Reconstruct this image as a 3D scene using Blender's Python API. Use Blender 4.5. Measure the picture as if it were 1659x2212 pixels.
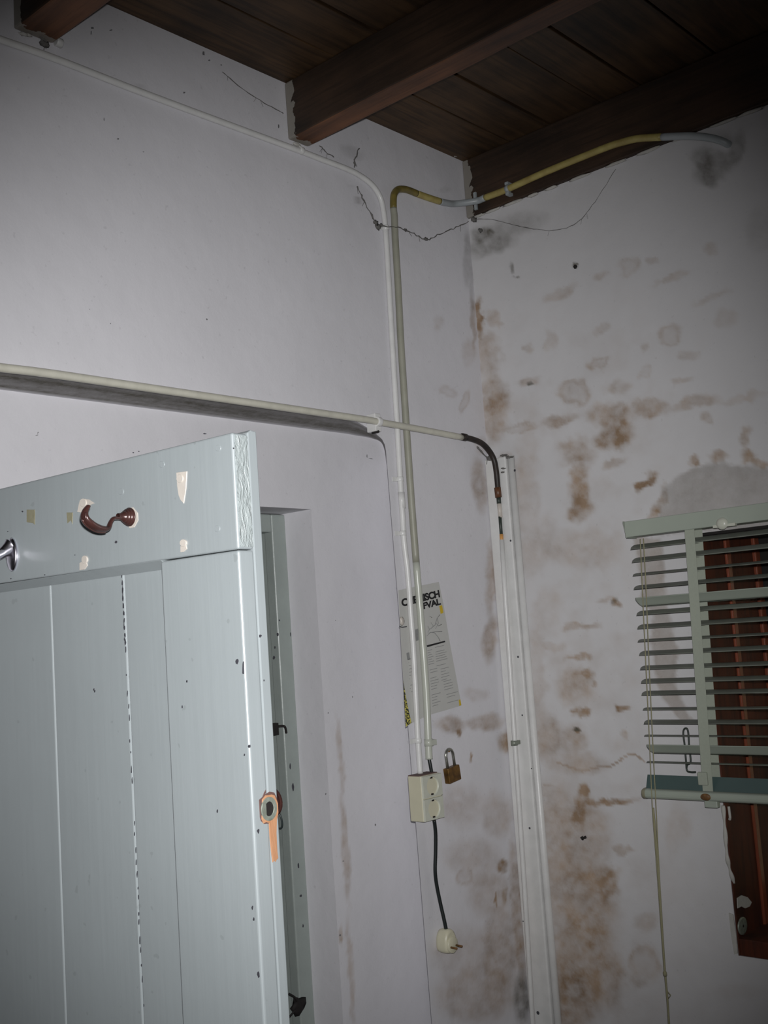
import bpy, bmesh, math, random
import numpy as np
from mathutils import Vector, Matrix

random.seed(7)
for o in list(bpy.data.objects):
    bpy.data.objects.remove(o)
S = bpy.context.scene
COL = S.collection

# ------------------------------------------------------------------ camera
EYE = 1.65
F, YAW, PITCH, ROLL = 2376.86, 0.72860628, 0.111088, -0.0699292
def cam_axes():
    cy, sy, cp, sp = math.cos(YAW), math.sin(YAW), math.cos(PITCH), math.sin(PITCH)
    fwd = Vector((cy*cp, sy*cp, sp)); right = Vector((sy, -cy, 0)); up = right.cross(fwd)
    cr, sr = math.cos(ROLL), math.sin(ROLL)
    return cr*right + sr*up, -sr*right + cr*up, fwd
CR, CU, CF = cam_axes()
cam = bpy.data.cameras.new('camera'); camo = bpy.data.objects.new('camera', cam); COL.objects.link(camo)
cam.sensor_fit = 'HORIZONTAL'; cam.sensor_width = 36.0; cam.lens = 36.0*F/1659.0
cam.clip_start = 0.02
camo.matrix_world = Matrix(((CR.x, CU.x, -CF.x, 0), (CR.y, CU.y, -CF.y, 0), (CR.z, CU.z, -CF.z, EYE), (0, 0, 0, 1)))
S.camera = camo
EYEP = Vector((0, 0, EYE))

# ------------------------------------------------------------------ light
w = bpy.data.worlds.new('world'); S.world = w; w.use_nodes = True
bg = w.node_tree.nodes['Background']
bg.inputs[0].default_value = (0.80, 0.92, 1.0, 1); bg.inputs[1].default_value = 0.6
fl = bpy.data.lights.new('camera_flash', 'SPOT'); flo = bpy.data.objects.new('camera_flash', fl); COL.objects.link(flo)
fl.energy = 164; fl.color = (1.0, 0.995, 1.0); fl.shadow_soft_size = 0.012
fl.spot_size = math.radians(67.5); fl.spot_blend = 1.0
flo.location = EYEP + CR*0.012 + CU*0.045
aim = (CF - CR*0.075 - CU*0.088).normalized()
flo.rotation_euler = aim.to_track_quat('-Z', 'Y').to_euler()
# dim ambient fill added behind the viewpoint to lift the walls, no real fixture
am = bpy.data.lights.new('room_fill', 'POINT'); amo = bpy.data.objects.new('room_fill', am); COL.objects.link(amo)
am.energy = 1.3; am.color = (1.0, 0.95, 0.9); am.shadow_soft_size = 0.15; amo.location = (-0.3, -1.0, 2.45)

S.view_settings.view_transform = 'Standard'; S.view_settings.look = 'None'
S.view_settings.gamma = 1.0; S.view_settings.use_curve_mapping = False
S.view_settings.exposure = 0.0

# ------------------------------------------------------------------ point helpers
def ray(px, py):
    return CR*((px-829.5)/F) - CU*((py-1106.0)/F) + CF
def at_y(px, py, y): d = ray(px, py); return EYEP + d*(y/d.y)
def at_x(px, py, x): d = ray(px, py); return EYEP + d*(x/d.x)
def at_z(px, py, z): d = ray(px, py); return EYEP + d*((z-EYE)/d.z)
def project(P):
    """N x 3 -> pixel coordinates (used only to lay the damp stains out on the walls)"""
    Q = P - np.array([0, 0, EYE]); r = Q@np.array(CR); u = Q@np.array(CU); f = np.maximum(Q@np.array(CF), 0.05)
    return 829.5+F*r/f, 1106.0-F*u/f

WU = 1.69          # face of the upper / socket part of the left wall (plane y)
WL = 1.82          # face of the recessed part with the doorway
XR = 2.3163        # face of the right wall (plane x)
ZC = EYE+1.2545    # ceiling boards
ZB = EYE+1.092     # top of right wall / underside of wall beam

# ------------------------------------------------------------------ materials
def lin(c):
    return tuple(((v/255)/12.92 if v/255 <= 0.04045 else ((v/255+0.055)/1.055)**2.4) for v in c)+(1,)
class NT:
    def __init__(s, name):
        s.m = bpy.data.materials.new(name); s.m.use_nodes = True; s.t = s.m.node_tree; s.n = s.t.nodes
        s.b = s.n['Principled BSDF']
    def add(s, typ, **kw):
        n = s.n.new(typ)
        for k, v in kw.items(): setattr(n, k, v)
        return n
    def link(s, a, b): s.t.links.new(a, b)
    def coord(s, scale=(1, 1, 1)):
        tc = s.add('ShaderNodeTexCoord'); mp = s.add('ShaderNodeMapping'); mp.inputs['Scale'].default_value = scale
        s.link(tc.outputs['Object'], mp.inputs[0]); return mp.outputs[0]
    def noise(s, vec, scale, detail=4, rough=0.55, dist=0.0):
        n = s.add('ShaderNodeTexNoise'); n.inputs['Scale'].default_value = scale; n.inputs['Detail'].default_value = detail
        n.inputs['Roughness'].default_value = rough; n.inputs['Distortion'].default_value = dist
        s.link(vec, n.inputs['Vector']); return n.outputs['Fac']
    def ramp(s, fac, stops):
        r = s.add('ShaderNodeValToRGB'); e = r.color_ramp.elements
        while len(e) < len(stops): e.new(0.5)
        for el, (p, c) in zip(e, stops): el.position = p; el.color = c if len(c) == 4 else tuple(c)+(1,)
        s.link(fac, r.inputs[0]); return r.outputs[0]
    def mix(s, fac, a, b):
        m = s.add('ShaderNodeMix', data_type='RGBA')
        if hasattr(fac, 'links'): s.link(fac, m.inputs[0])
        else: m.inputs[0].default_value = fac
        for v, i in ((a, 6), (b, 7)):
            if hasattr(v, 'links'): s.link(v, m.inputs[i])
            else: m.inputs[i].default_value = v
        return m.outputs[2]
    def math(s, op, a, b=0.0):
        m = s.add('ShaderNodeMath', operation=op)
        for v, i in ((a, 0), (b, 1)):
            if hasattr(v, 'links'): s.link(v, m.inputs[i])
            else: m.inputs[i].default_value = v
        return m.outputs[0]
    def bump(s, h, strength, dist, prev=None):
        b = s.add('ShaderNodeBump'); b.inputs['Strength'].default_value = strength; b.inputs['Distance'].default_value = dist
        s.link(h, b.inputs['Height'])
        if prev is not None: s.link(prev, b.inputs['Normal'])
        return b.outputs[0]
    def out(s, col=None, rough=0.6, metal=0.0, normal=None, spec=0.5):
        if col is not None:
            if hasattr(col, 'links'): s.link(col, s.b.inputs['Base Color'])
            else: s.b.inputs['Base Color'].default_value = col
        if hasattr(rough, 'links'): s.link(rough, s.b.inputs['Roughness'])
        else: s.b.inputs['Roughness'].default_value = rough
        s.b.inputs['Metallic'].default_value = metal
        s.b.inputs['Specular IOR Level'].default_value = spec
        if normal is not None: s.link(normal, s.b.inputs['Normal'])
        return s.m

def simple(name, rgb, rough=0.5, metal=0.0, var=0.12, scale=60, bump=0.15, bd=0.001, spec=0.5, dark=None):
    n = NT(name); v = n.coord(); c = lin(rgb); f = n.noise(v, scale, 4)
    c2 = lin(dark) if dark else tuple(x*(1-var) for x in c[:3])+(1,)
    col = n.ramp(f, [(0.3, c2), (0.7, c)])
    return n.out(col, rough, metal, n.bump(n.noise(v, scale*3, 3), bump, bd), spec)

def wall_material(name, base):
    n = NT(name); v = n.coord()
    big = n.noise(v, 3.0, 5, 0.6)
    b = lin(base); col = n.ramp(big, [(0.3, tuple(x*0.93 for x in b[:3])+(1,)), (0.7, b)])
    st = n.add('ShaderNodeAttribute', attribute_name='stain').outputs['Fac']
    gr = n.add('ShaderNodeAttribute', attribute_name='grime').outputs['Fac']
    fine = n.noise(v, 45, 6, 0.7)
    f2 = n.math('MULTIPLY', st, n.math('ADD', n.math('MULTIPLY', fine, 1.0), 0.5))
    f2 = n.math('MINIMUM', f2, 1.0)
    scol = n.ramp(n.noise(v, 14, 4), [(0.3, lin((134, 112, 90))), (0.7, lin((172, 150, 129)))])
    col = n.mix(f2, col, scol)
    f3 = n.math('MINIMUM', n.math('MULTIPLY', gr, n.math('ADD', fine, 0.5)), 1.0)
    col = n.mix(f3, col, lin((92, 88, 78)))
    spk = n.ramp(n.noise(v, 95, 2, 0.4), [(0.70, (0, 0, 0)), (0.78, (1, 1, 1))])
    col = n.mix(n.math('MULTIPLY', spk, 0.13), col, lin((90, 86, 84)))
    h = n.bump(n.noise(v, 4.5, 3), 0.25, 0.02)
    h = n.bump(n.noise(v, 26, 4), 0.20, 0.004, h)
    h = n.bump(n.noise(v, 180, 3), 0.18, 0.001, h)
    return n.out(col, 0.75, 0, h, 0.25)

def wood_material(name, dark, light, paint=None, scale=(30, 1.6, 30), rough=0.6):
    n = NT(name); v = n.coord(scale)
    g = n.noise(v, 1.0, 8, 0.65, 0.6); g2 = n.noise(v, 3.5, 5, 0.6)
    v2 = n.coord(); blot = n.noise(v2, 5, 4)
    f = n.math('ADD', n.math('MULTIPLY', g, 0.55), n.math('MULTIPLY', blot, 0.45))
    col = n.ramp(f, [(0.36, lin(dark)), (0.62, lin(light))])
    col = n.mix(n.math('MULTIPLY', n.ramp(g2, [(0.5, (0, 0, 0)), (0.62, (1, 1, 1))]), 0.45), col, lin(dark))
    if paint:
        geo = n.add('ShaderNodeNewGeometry'); sx = n.add('ShaderNodeSeparateXYZ'); n.link(geo.outputs['Position'], sx.inputs[0])
        nz = n.noise(v2, 22, 4)
        e = n.math('ADD', sx.outputs[1], n.math('MULTIPLY', n.math('SUBTRACT', nz, 0.5), 0.07))
        m = n.math('GREATER_THAN', e, WU-0.027)
        col = n.mix(n.math('MULTIPLY', m, 0.8), col, lin(paint))
    h = n.bump(g, 0.35, 0.003); h = n.bump(g2, 0.2, 0.001, h)
    return n.out(col, rough, 0, h, 0.35)

M = {}
M['wall'] = wall_material('white_distemper_plaster', (213, 212, 216))
M['wall_r'] = wall_material('stained_white_plaster', (203, 202, 203))
M['beam'] = wood_material('dark_beam_wood', (38, 30, 24), (72, 54, 41), paint=(150, 146, 138))
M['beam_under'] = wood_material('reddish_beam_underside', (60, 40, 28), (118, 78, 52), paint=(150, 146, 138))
M['boards'] = wood_material('ceiling_board_wood', (36, 27, 20), (92, 69, 46), scale=(1.6, 26, 26), rough=0.55)
M['floor'] = wood_material('floor_board_wood', (80, 62, 46), (120, 96, 72), scale=(2, 30, 30))
M['frame_wood'] = wood_material('red_brown_window_wood', (46, 22, 14), (92, 42, 22), scale=(22, 22, 2.0), rough=0.65)
M['jamb_edge'] = wood_material('orange_brown_bead_wood', (104, 54, 38), (132, 70, 48), scale=(20, 20, 2.0), rough=0.3)

def door_paint():
    n = NT('pale_blue_gloss_paint'); v = n.coord((60, 60, 2.2)); v2 = n.coord()
    b = (147, 154, 156); c = lin(b)
    col = n.ramp(n.noise(v2, 4, 4), [(0.3, tuple(x*0.94 for x in c[:3])+(1,)), (0.7, c)])
    spk = n.ramp(n.noise(v2, 70, 2, 0.3), [(0.745, (0, 0, 0)), (0.76, (1, 1, 1))])
    col = n.mix(n.math('MULTIPLY', spk, 0.35), col, lin((120, 126, 126)))
    h = n.bump(n.noise(v, 1.0, 5), 0.30, 0.0012); h = n.bump(n.noise(v2, 12, 3), 0.15, 0.004, h)
    return n.out(col, 0.34, 0, h, 0.45)
M['door'] = door_paint()
def end_grain():
    n = NT('wrinkled_gloss_paint'); v = n.coord((70, 70, 26))
    h = n.bump(n.noise(v, 1.6, 5, 0.6, 1.5), 0.9, 0.004)
    return n.out(lin((154, 162, 162)), 0.32, 0, h, 0.5)
M['endgrain'] = end_grain()
M['frame_paint'] = simple('grey_green_gloss_paint', (148, 156, 152), 0.38, var=0.1, scale=18, bump=0.3, bd=0.002)
M['pipe'] = simple('cream_white_pipe_paint', (214, 214, 212), 0.36, var=0.10, scale=30, bump=0.25)
M['pipe_cream'] = simple('cream_pipe_paint', (204, 202, 188), 0.4, var=0.15, scale=35)
M['pipe_beige'] = simple('greenish_beige_pvc', (158, 157, 144), 0.45, var=0.10, scale=14, dark=(144, 144, 130))
M['pipe_pale'] = simple('pale_grey_green_pvc', (186, 189, 178), 0.3, var=0.10, scale=14)
M['pipe_yellow'] = simple('yellowed_pvc', (172, 160, 96), 0.45, scale=25, dark=(142, 124, 72))
M['pipe_olive'] = simple('dark_yellow_pvc', (124, 110, 54), 0.45, scale=40, dark=(88, 80, 46))
M['pipe_grey'] = simple('grey_pvc', (158, 164, 166), 0.4, scale=20)
M['black_pipe'] = simple('dark_brown_tarred_pipe', (46, 36, 30), 0.5, scale=50, dark=(26, 22, 20))
M['brown_fit'] = simple('brown_fitting', (104, 66, 40), 0.45, scale=80, dark=(70, 44, 28))
M['teal_dark'] = simple('dark_green_pipe_stain', (50, 58, 52), 0.5)
M['orange'] = simple('rust_orange_stain', (206, 150, 84), 0.5, scale=90)
M['rust'] = simple('rusty_metal', (128, 92, 50), 0.6, scale=120, dark=(84, 58, 34))
M['bakelite'] = simple('ivory_bakelite', (206, 202, 178), 0.38, var=0.06, scale=30, bump=0.05)
M['socket_white'] = simple('greyish_white_plastic', (198, 200, 186), 0.35, var=0.08)
M['cable'] = simple('black_rubber_cable', (24, 30, 30), 0.45, bump=0.1)
M['dark'] = simple('dark_hole', (24, 20, 18), 0.8)
M['brass'] = simple('aged_brass', (130, 96, 44), 0.42, 0.5, scale=60, dark=(78, 56, 32))
M['steel'] = simple('steel', (158, 158, 150), 0.28, 0.85, scale=60)
M['chrome'] = simple('chrome', (225, 222, 232), 0.2, 1.0, var=0.02, bump=0.02)
M['hook_brown'] = simple('brown_enamelled_metal', (76, 48, 44), 0.26, 0.25, scale=40, dark=(52, 34, 32), bump=0.1)
M['pad'] = simple('cream_adhesive', (196, 189, 180), 0.4, var=0.08)
M['tape'] = simple('old_yellow_tape', (140, 137, 116), 0.4, scale=90, dark=(126, 122, 98))
M['bare'] = wood_material('fresh_split_pine', (162, 116, 84), (186, 144, 112), scale=(60, 60, 6), rough=0.6)
M['oldwood'] = simple('dark_splintered_paint_edge', (96, 72, 68), 0.7, scale=90)
M['zinc'] = simple('zinc_lock_ring', (150, 156, 146), 0.5, 0.4, scale=120, dark=(118, 124, 112))
M['chip'] = simple('dark_paint_chip', (60, 60, 66), 0.6)
M['paper'] = simple('grey_white_paper', (188, 188, 184), 0.6, var=0.03, bump=0.03)
M['ink'] = simple('black_ink', (26, 26, 28), 0.7)
M['greyink'] = simple('grey_print', (140, 141, 140), 0.7)
M['yellow'] = simple('yellow_print', (206, 176, 40), 0.6)
M['yellowblack'] = NT('yellow_black_pattern')
_n = M['yellowblack']; _v = _n.coord(); M['yellowblack'] = _n.out(_n.ramp(_n.noise(_v, 210, 2), [(0.49, lin((40, 44, 30))), (0.53, lin((196, 186, 90)))]), 0.6)
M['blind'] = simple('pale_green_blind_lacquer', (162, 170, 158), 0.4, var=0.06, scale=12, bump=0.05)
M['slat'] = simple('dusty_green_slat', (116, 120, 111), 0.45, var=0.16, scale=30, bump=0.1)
M['slat_teal'] = simple('dark_teal_slat_underside', (74, 92, 90), 0.35, var=0.1, scale=12)
M['ladder'] = simple('grey_green_ladder_tape', (158, 164, 150), 0.8, var=0.06, scale=200)
M['cord'] = simple('yellowed_cord', (150, 146, 116), 0.8, scale=300)
M['cob'] = simple('dusty_cobweb', (104, 102, 99), 0.95)
M['plaster'] = simple('loose_white_plaster', (186, 184, 178), 0.85, scale=80)
M['outside'] = simple('sunlit_yellow_render', (228, 206, 160), 0.9, scale=8)
gl = NT('window_glass'); gl.b.inputs['Transmission Weight'].default_value = 1.0
M['glass'] = gl.out((0.75, 0.8, 0.78, 1), 0.03, 0, None, 0.5); gl.b.inputs['IOR'].default_value = 1.45

# ------------------------------------------------------------------ mesh builder
class MB:
    def __init__(s): s.v = []; s.f = []; s.sm = []
    def face(s, pts, smooth=False):
        i = len(s.v); s.v += [Vector(p) for p in pts]; s.f.append(tuple(range(i, i+len(pts)))); s.sm.append(smooth)
    def box(s, a, b):
        (x0, y0, z0), (x1, y1, z1) = a, b; i = len(s.v)
        s.v += [Vector(p) for p in ((x0, y0, z0), (x1, y0, z0), (x1, y1, z0), (x0, y1, z0), (x0, y0, z1), (x1, y0, z1), (x1, y1, z1), (x0, y1, z1))]
        for q in ((3, 2, 1, 0), (4, 5, 6, 7), (0, 1, 5, 4), (1, 2, 6, 5), (2, 3, 7, 6), (3, 0, 4, 7)):
            s.f.append(tuple(i+k for k in q)); s.sm.append(False)
        return s
    def prism(s, poly, off):
        """poly: list of 3D points, extruded by vector off"""
        off = Vector(off); n = len(poly); i = len(s.v); P = [Vector(p) for p in poly]
        s.v += P + [p+off for p in P]
        s.f.append(tuple(i+k for k in reversed(range(n)))); s.sm.append(False)
        s.f.append(tuple(i+n+k for k in range(n))); s.sm.append(False)
        for k in range(n):
            k2 = (k+1) % n; s.f.append((i+k, i+k2, i+n+k2, i+n+k)); s.sm.append(False)
        return s
    def tube(s, pts, r, seg=16, cap=True, flat=None):
        P = [Vector(p) for p in pts]; n = len(P)
        R = r if isinstance(r, (list, tuple)) else [r]*n
        T = [((P[min(k+1, n-1)]-P[max(k-1, 0)]).normalized()) for k in range(n)]
        ref = Vector((0, 0, 1)) if abs(T[0].z) < 0.9 else Vector((1, 0, 0))
        u = (ref - T[0]*ref.dot(T[0])).normalized(); i0 = len(s.v)
        for k in range(n):
            u = (u - T[k]*u.dot(T[k])).normalized(); w_ = T[k].cross(u)
            for j in range(seg):
                a = 2*math.pi*j/seg
                c, d = math.cos(a), math.sin(a)
                if flat: c *= flat[0]; d *= flat[1]
                s.v.append(P[k] + (u*c + w_*d)*R[k])
        for k in range(n-1):
            for j in range(seg):
                j2 = (j+1) % seg; a = i0+k*seg
                s.f.append((a+j, a+j2, a+seg+j2, a+seg+j)); s.sm.append(True)
        if cap:
            s.f.append(tuple(i0+j for j in reversed(range(seg)))); s.sm.append(False)
            s.f.append(tuple(i0+(n-1)*seg+j for j in range(seg))); s.sm.append(False)
        return s
    def lathe(s, c, axis, prof, seg=32, sx=1.0, sy=1.0, ref=None):
        """prof: list of (distance along axis, radius)"""
        A = Vector(axis).normalized(); ref = Vector(ref) if ref else (Vector((0, 0, 1)) if abs(A.z) < 0.9 else Vector((1, 0, 0)))
        u = (ref - A*ref.dot(A)).normalized(); w_ = A.cross(u); c = Vector(c); i0 = len(s.v)
        for d, r in prof:
            for j in range(seg):
                a = 2*math.pi*j/seg; s.v.append(c + A*d + (u*math.cos(a)*sx + w_*math.sin(a)*sy)*max(r, 1e-5))
        for k in range(len(prof)-1):
            for j in range(seg):
                j2 = (j+1) % seg; a = i0+k*seg
                s.f.append((a+j, a+j2, a+seg+j2, a+seg+j)); s.sm.append(True)
        return s
    def blob(s, c, r, sc=(1, 1, 1), jag=0.25, seed=0):
        rnd = random.Random(seed); bm = bmesh.new(); bmesh.ops.create_icosphere(bm, subdivisions=2, radius=1)
        i = len(s.v); bm.verts.ensure_lookup_table()
        for v in bm.verts:
            k = 1+jag*(rnd.random()-0.5)*2; s.v.append(Vector(c)+Vector((v.co.x*sc[0], v.co.y*sc[1], v.co.z*sc[2]))*r*k)
        for f in bm.faces: s.f.append(tuple(i+v.index for v in f.verts)); s.sm.append(True)
        bm.free(); return s
    def build(s, name, mat, parent=None, bevel=0, seg=2, loc=None, angle=40):
        me = bpy.data.meshes.new(name); me.from_pydata([tuple(v) for v in s.v], [], s.f); me.update()
        for p, q in zip(me.polygons, s.sm): p.use_smooth = q
        me.materials.append(M[mat] if isinstance(mat, str) else mat)
        o = bpy.data.objects.new(name, me); COL.objects.link(o)
        if parent is not None:
            o.parent = parent
        if loc is not None: o.location = loc
        bm = bmesh.new(); bm.from_mesh(me); bmesh.ops.recalc_face_normals(bm, faces=bm.faces); bm.to_mesh(me); bm.free()
        if bevel:
            b = o.modifiers.new('bevel', 'BEVEL'); b.width = bevel; b.segments = seg; b.limit_method = 'ANGLE'; b.angle_limit = math.radians(angle)
            b.harden_normals = False
        return o

def empty(name, loc, label=None, cat=None, group=None, kind=None, rz=0):
    o = bpy.data.objects.new(name, None); COL.objects.link(o); o.location = loc; o.rotation_euler = (0, 0, rz)
    o.empty_display_size = 0.05
    return tag(o, label, cat, group, kind)
def tag(o, label=None, cat=None, group=None, kind=None):
    if label: o['label'] = label
    if cat: o['category'] = cat
    if group: o['group'] = group
    if kind: o['kind'] = kind
    return o
class Rel(MB):
    """mesh builder whose points are given in world space but stored relative to a thing's origin"""
    def __init__(s, origin): super().__init__(); s.o = Vector(origin)
    def build(s, *a, **k):
        s.v = [v - s.o for v in s.v]; return super().build(*a, **k)
def smooth(pts, n=8):
    P = [Vector(p) for p in pts]; out = []
    for i in range(len(P)-1):
        p0 = P[max(i-1, 0)]; p1 = P[i]; p2 = P[i+1]; p3 = P[min(i+2, len(P)-1)]
        for k in range(n):
            t = k/n
            out.append(0.5*((2*p1)+(p2-p0)*t+(2*p0-5*p1+4*p2-p3)*t*t+(3*p1-p0-3*p2+p3)*t**3))
    out.append(P[-1]); return out

# ------------------------------------------------------------------ stains (numpy noise)
def hashn(ix, iy, seed):
    h = (ix*374761393 + iy*668265263 + seed*1442695041) & 0xffffffff
    h = ((h ^ (h >> 13))*1274126177) & 0xffffffff
    return ((h ^ (h >> 16)) & 0xffff)/65535.0
def vnoise(x, y, seed=0):
    ix = np.floor(x).astype(np.int64); iy = np.floor(y).astype(np.int64); fx = x-ix; fy = y-iy
    fx = fx*fx*(3-2*fx); fy = fy*fy*(3-2*fy)
    a = hashn(ix, iy, seed); b = hashn(ix+1, iy, seed); c = hashn(ix, iy+1, seed); d = hashn(ix+1, iy+1, seed)
    return (a*(1-fx)+b*fx)*(1-fy)+(c*(1-fx)+d*fx)*fy
def fbm(x, y, seed=0, oct=4):
    s = 0; a = 0.5; t = 0
    for k in range(oct): s = s+a*vnoise(x*2**k, y*2**k, seed+k*17); t += a; a *= 0.55
    return s/t
def field(px, py, blobs, seed=0, warp=16):
    wx = px+(fbm(px/28, py/28, seed+3)-0.5)*2*warp; wy = py+(fbm(px/28, py/28, seed+9)-0.5)*2*warp
    out = np.zeros_like(px)
    for b in blobs:
        cx, cy, rx, ry, rot, amp = b[:6]; a = math.radians(rot)
        dx = wx-cx; dy = wy-cy; u = (dx*math.cos(a)+dy*math.sin(a))/rx; v = (-dx*math.sin(a)+dy*math.cos(a))/ry
        r = np.sqrt(u*u+v*v); m = np.clip((1.3-r)/0.75, 0, 1); m = m*m*(3-2*m)
        if len(b) > 6: m = m*(0.45+0.75*np.exp(-((r-0.85)/0.2)**2))
        out = np.maximum(out, m*amp)+0.35*np.minimum(out, m*amp)
    mod = 0.38+1.5*fbm(px/15, py/15, seed+21, 5)
    return np.clip(out*mod, 0, 1)
def inpoly(px, py, poly):
    c = np.zeros(px.shape, bool); n = len(poly); j = n-1
    for i in range(n):
        xi, yi = poly[i]; xj, yj = poly[j]
        hit = ((yi > py) != (yj > py)) & (px < (xj-xi)*(py-yi)/((yj-yi) or 1e-9)+xi)
        c ^= hit; j = i
    return c

R_BLOBS = [(1210,632,36,13,-28,.30),(1300,596,20,9,-20,.26),(1360,582,26,20,-30,.32,1),(1412,560,14,12,0,.26),(1445,605,42,9,-20,.26),
 (1535,645,46,9,-20,.22),(1570,690,25,20,0,.18),(1450,728,26,22,0,.38,1),(1537,535,14,16,0,.24),(1485,775,25,11,10,.26),(1390,755,12,13,0,.24),
 (1470,820,22,9,-8,.28),(1395,808,14,14,0,.30,1),(1302,710,18,12,-20,.28),(1185,735,13,20,0,.24),(1140,755,9,9,0,.3),(1290,785,24,13,-20,.40,1),
 (1240,848,38,28,0,.50,1),(1335,832,32,20,0,.34),(1405,880,38,20,0,.5),(1315,895,55,28,-5,.5),(1330,940,45,28,-25,.62),(1210,905,35,14,-5,.42),
 (1120,922,42,11,-5,.34,1),(1245,975,40,32,0,.45),(1252,1050,22,50,5,.60),(1255,1100,28,28,0,.5),(1330,1000,30,12,-20,.34),(1140,822,24,13,-5,.36),
 (1500,872,52,14,-12,.38),(1600,860,60,9,-10,.24),(1530,905,15,12,0,.4),(1400,1040,24,13,-20,.75),(1388,1055,9,16,0,.7),(1555,990,22,11,0,.7),(1500,993,12,9,0,.6),
 (1612,945,10,28,-10,.45),(1620,985,20,13,25,.7),(1645,1000,20,9,0,.6),(1410,1118,26,14,-60,.7),(1435,1075,9,32,15,.5),
 (1265,1185,85,42,0,.24),(1255,1355,42,9,-2,.45),(1330,1298,11,9,-10,.75),(1302,1300,14,6,0,.4),(1250,1421,34,7,0,.48),(1195,1395,30,12,0,.3),
 (1240,1485,44,40,0,.42),(1272,1458,13,13,0,.6),(1286,1475,7,7,0,.6),(1258,1535,17,11,0,.75),(1345,1527,19,8,0,.7),(1352,1590,8,15,0,.35),
 (1246,1577,11,7,0,.9),(1240,1600,30,40,0,.42),(1185,1600,28,60,0,.38),(1240,1650,70,20,0,.28),(1310,1733,66,9,-2,.85),(1262,1715,16,18,30,.8),
 (1248,1755,14,40,0,.6),(1185,1710,22,20,0,.38,1),(1262,1810,58,90,0,.42),(1200,1850,50,170,0,.42),(1312,1915,26,38,10,.66),(1270,1950,60,100,0,.52),
 (1255,2070,75,100,0,.5),(1390,2085,36,46,0,.42,1),(1310,2120,44,60,0,.42),(1230,2160,80,70,0,.52),(1340,1832,26,10,10,.4),(1395,1990,28,22,0,.25),
 (1140,1090,30,160,0,.20),(1165,1180,30,70,20,.22),(1180,1320,30,60,0,.16),(1162,1450,20,120,0,.2),(1460,1790,22,60,10,.16),(1480,1780,16,30,0,.14),(1590,2140,60,20,0,.08),
 (1036,690,8,50,0,.85),(1066,690,18,16,0,.36),(1052,770,28,50,0,.42),(1066,850,38,40,0,.42),(1062,900,36,56,0,.44),(1090,990,14,12,0,.3)]
R_GRIME = [(1060,530,55,22,-15,.42),(1115,485,70,26,-15,.26),(1040,505,24,20,0,.5),(1060,505,10,10,0,.6),(1540,362,46,32,-30,.42),(1520,345,28,30,0,.40),(1592,320,16,46,15,.36),
 (1535,390,20,20,0,.40),(1242,575,6,7,0,1.0),(1105,575,5,12,0,.45),(1118,596,12,2,0,.5),(1143,826,8,5,0,.6),(1246,1577,8,5,0,.8),(1328,1300,8,6,-20,.55),(1640,495,30,50,0,.12),
 (1190,2170,20,60,0,.35),(1155,2200,30,60,0,.6)]
L_BLOBS = [(1022,700,6,60,0,.35),(1012,760,16,30,0,.2),(1005,865,9,30,20,.32,1),(965,845,22,12,20,.3,1),(948,700,12,18,0,.2),(1035,1045,16,60,-4,.42),(1062,1250,12,80,0,.46),(1060,1380,16,50,10,.5),
 (1048,1560,40,16,0,.46),(975,1566,34,17,0,.5),(993,1582,7,10,0,.7),(1095,1600,18,24,0,.6),(1075,1760,34,50,0,.3),(1000,1740,50,50,0,.22),(1020,1850,60,40,0,.26),
 (1083,1868,14,16,0,.65),(1005,1895,20,18,0,.4,1),(1055,1930,50,50,0,.32),(1092,1937,8,18,0,.5),(1010,2060,80,60,0,.25),(1080,2060,40,110,0,.42),(1030,2150,90,60,0,.38),
 (1118,1980,14,170,-4,.5),(1030,1500,26,16,0,.2),(1016,1635,3,11,0,.8),(1070,1942,2.5,16,0,1.0),(960,1740,40,30,0,.1),(1040,960,12,20,0,.2)]
L_GRIME = [(770,425,3,26,-25,.3),(1010,560,10,60,0,.25),(960,410,14,6,0,.12),(860,420,6,3,0,.3),(1128,2160,18,60,0,.55),(1020,620,5,70,0,.2),(760,330,26,14,30,.18),(300,190,14,8,0,.12)]
D_BLOBS = [(735,1640,7,90,-4,.34),(745,1830,8,120,-4,.42),(757,2100,7,120,-4,.34),(735,2020,5,20,0,.5)]
PATCH = [(1425,1112),(1436,1060),(1462,1030),(1500,1010),(1560,1000),(1800,1016),(1800,1150),(1398,1150)]
BAND = [(1370,1160),(1432,1160),(1438,1300),(1464,1400),(1456,1480),(1498,1562),(1466,1553),(1428,1505),(1414,1450),(1406,1380),(1412,1330),(1388,1300),(1376,1210)]

def grid_wall(mb, P00, du, dv, us, vs, skip=None):
    pass

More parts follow.
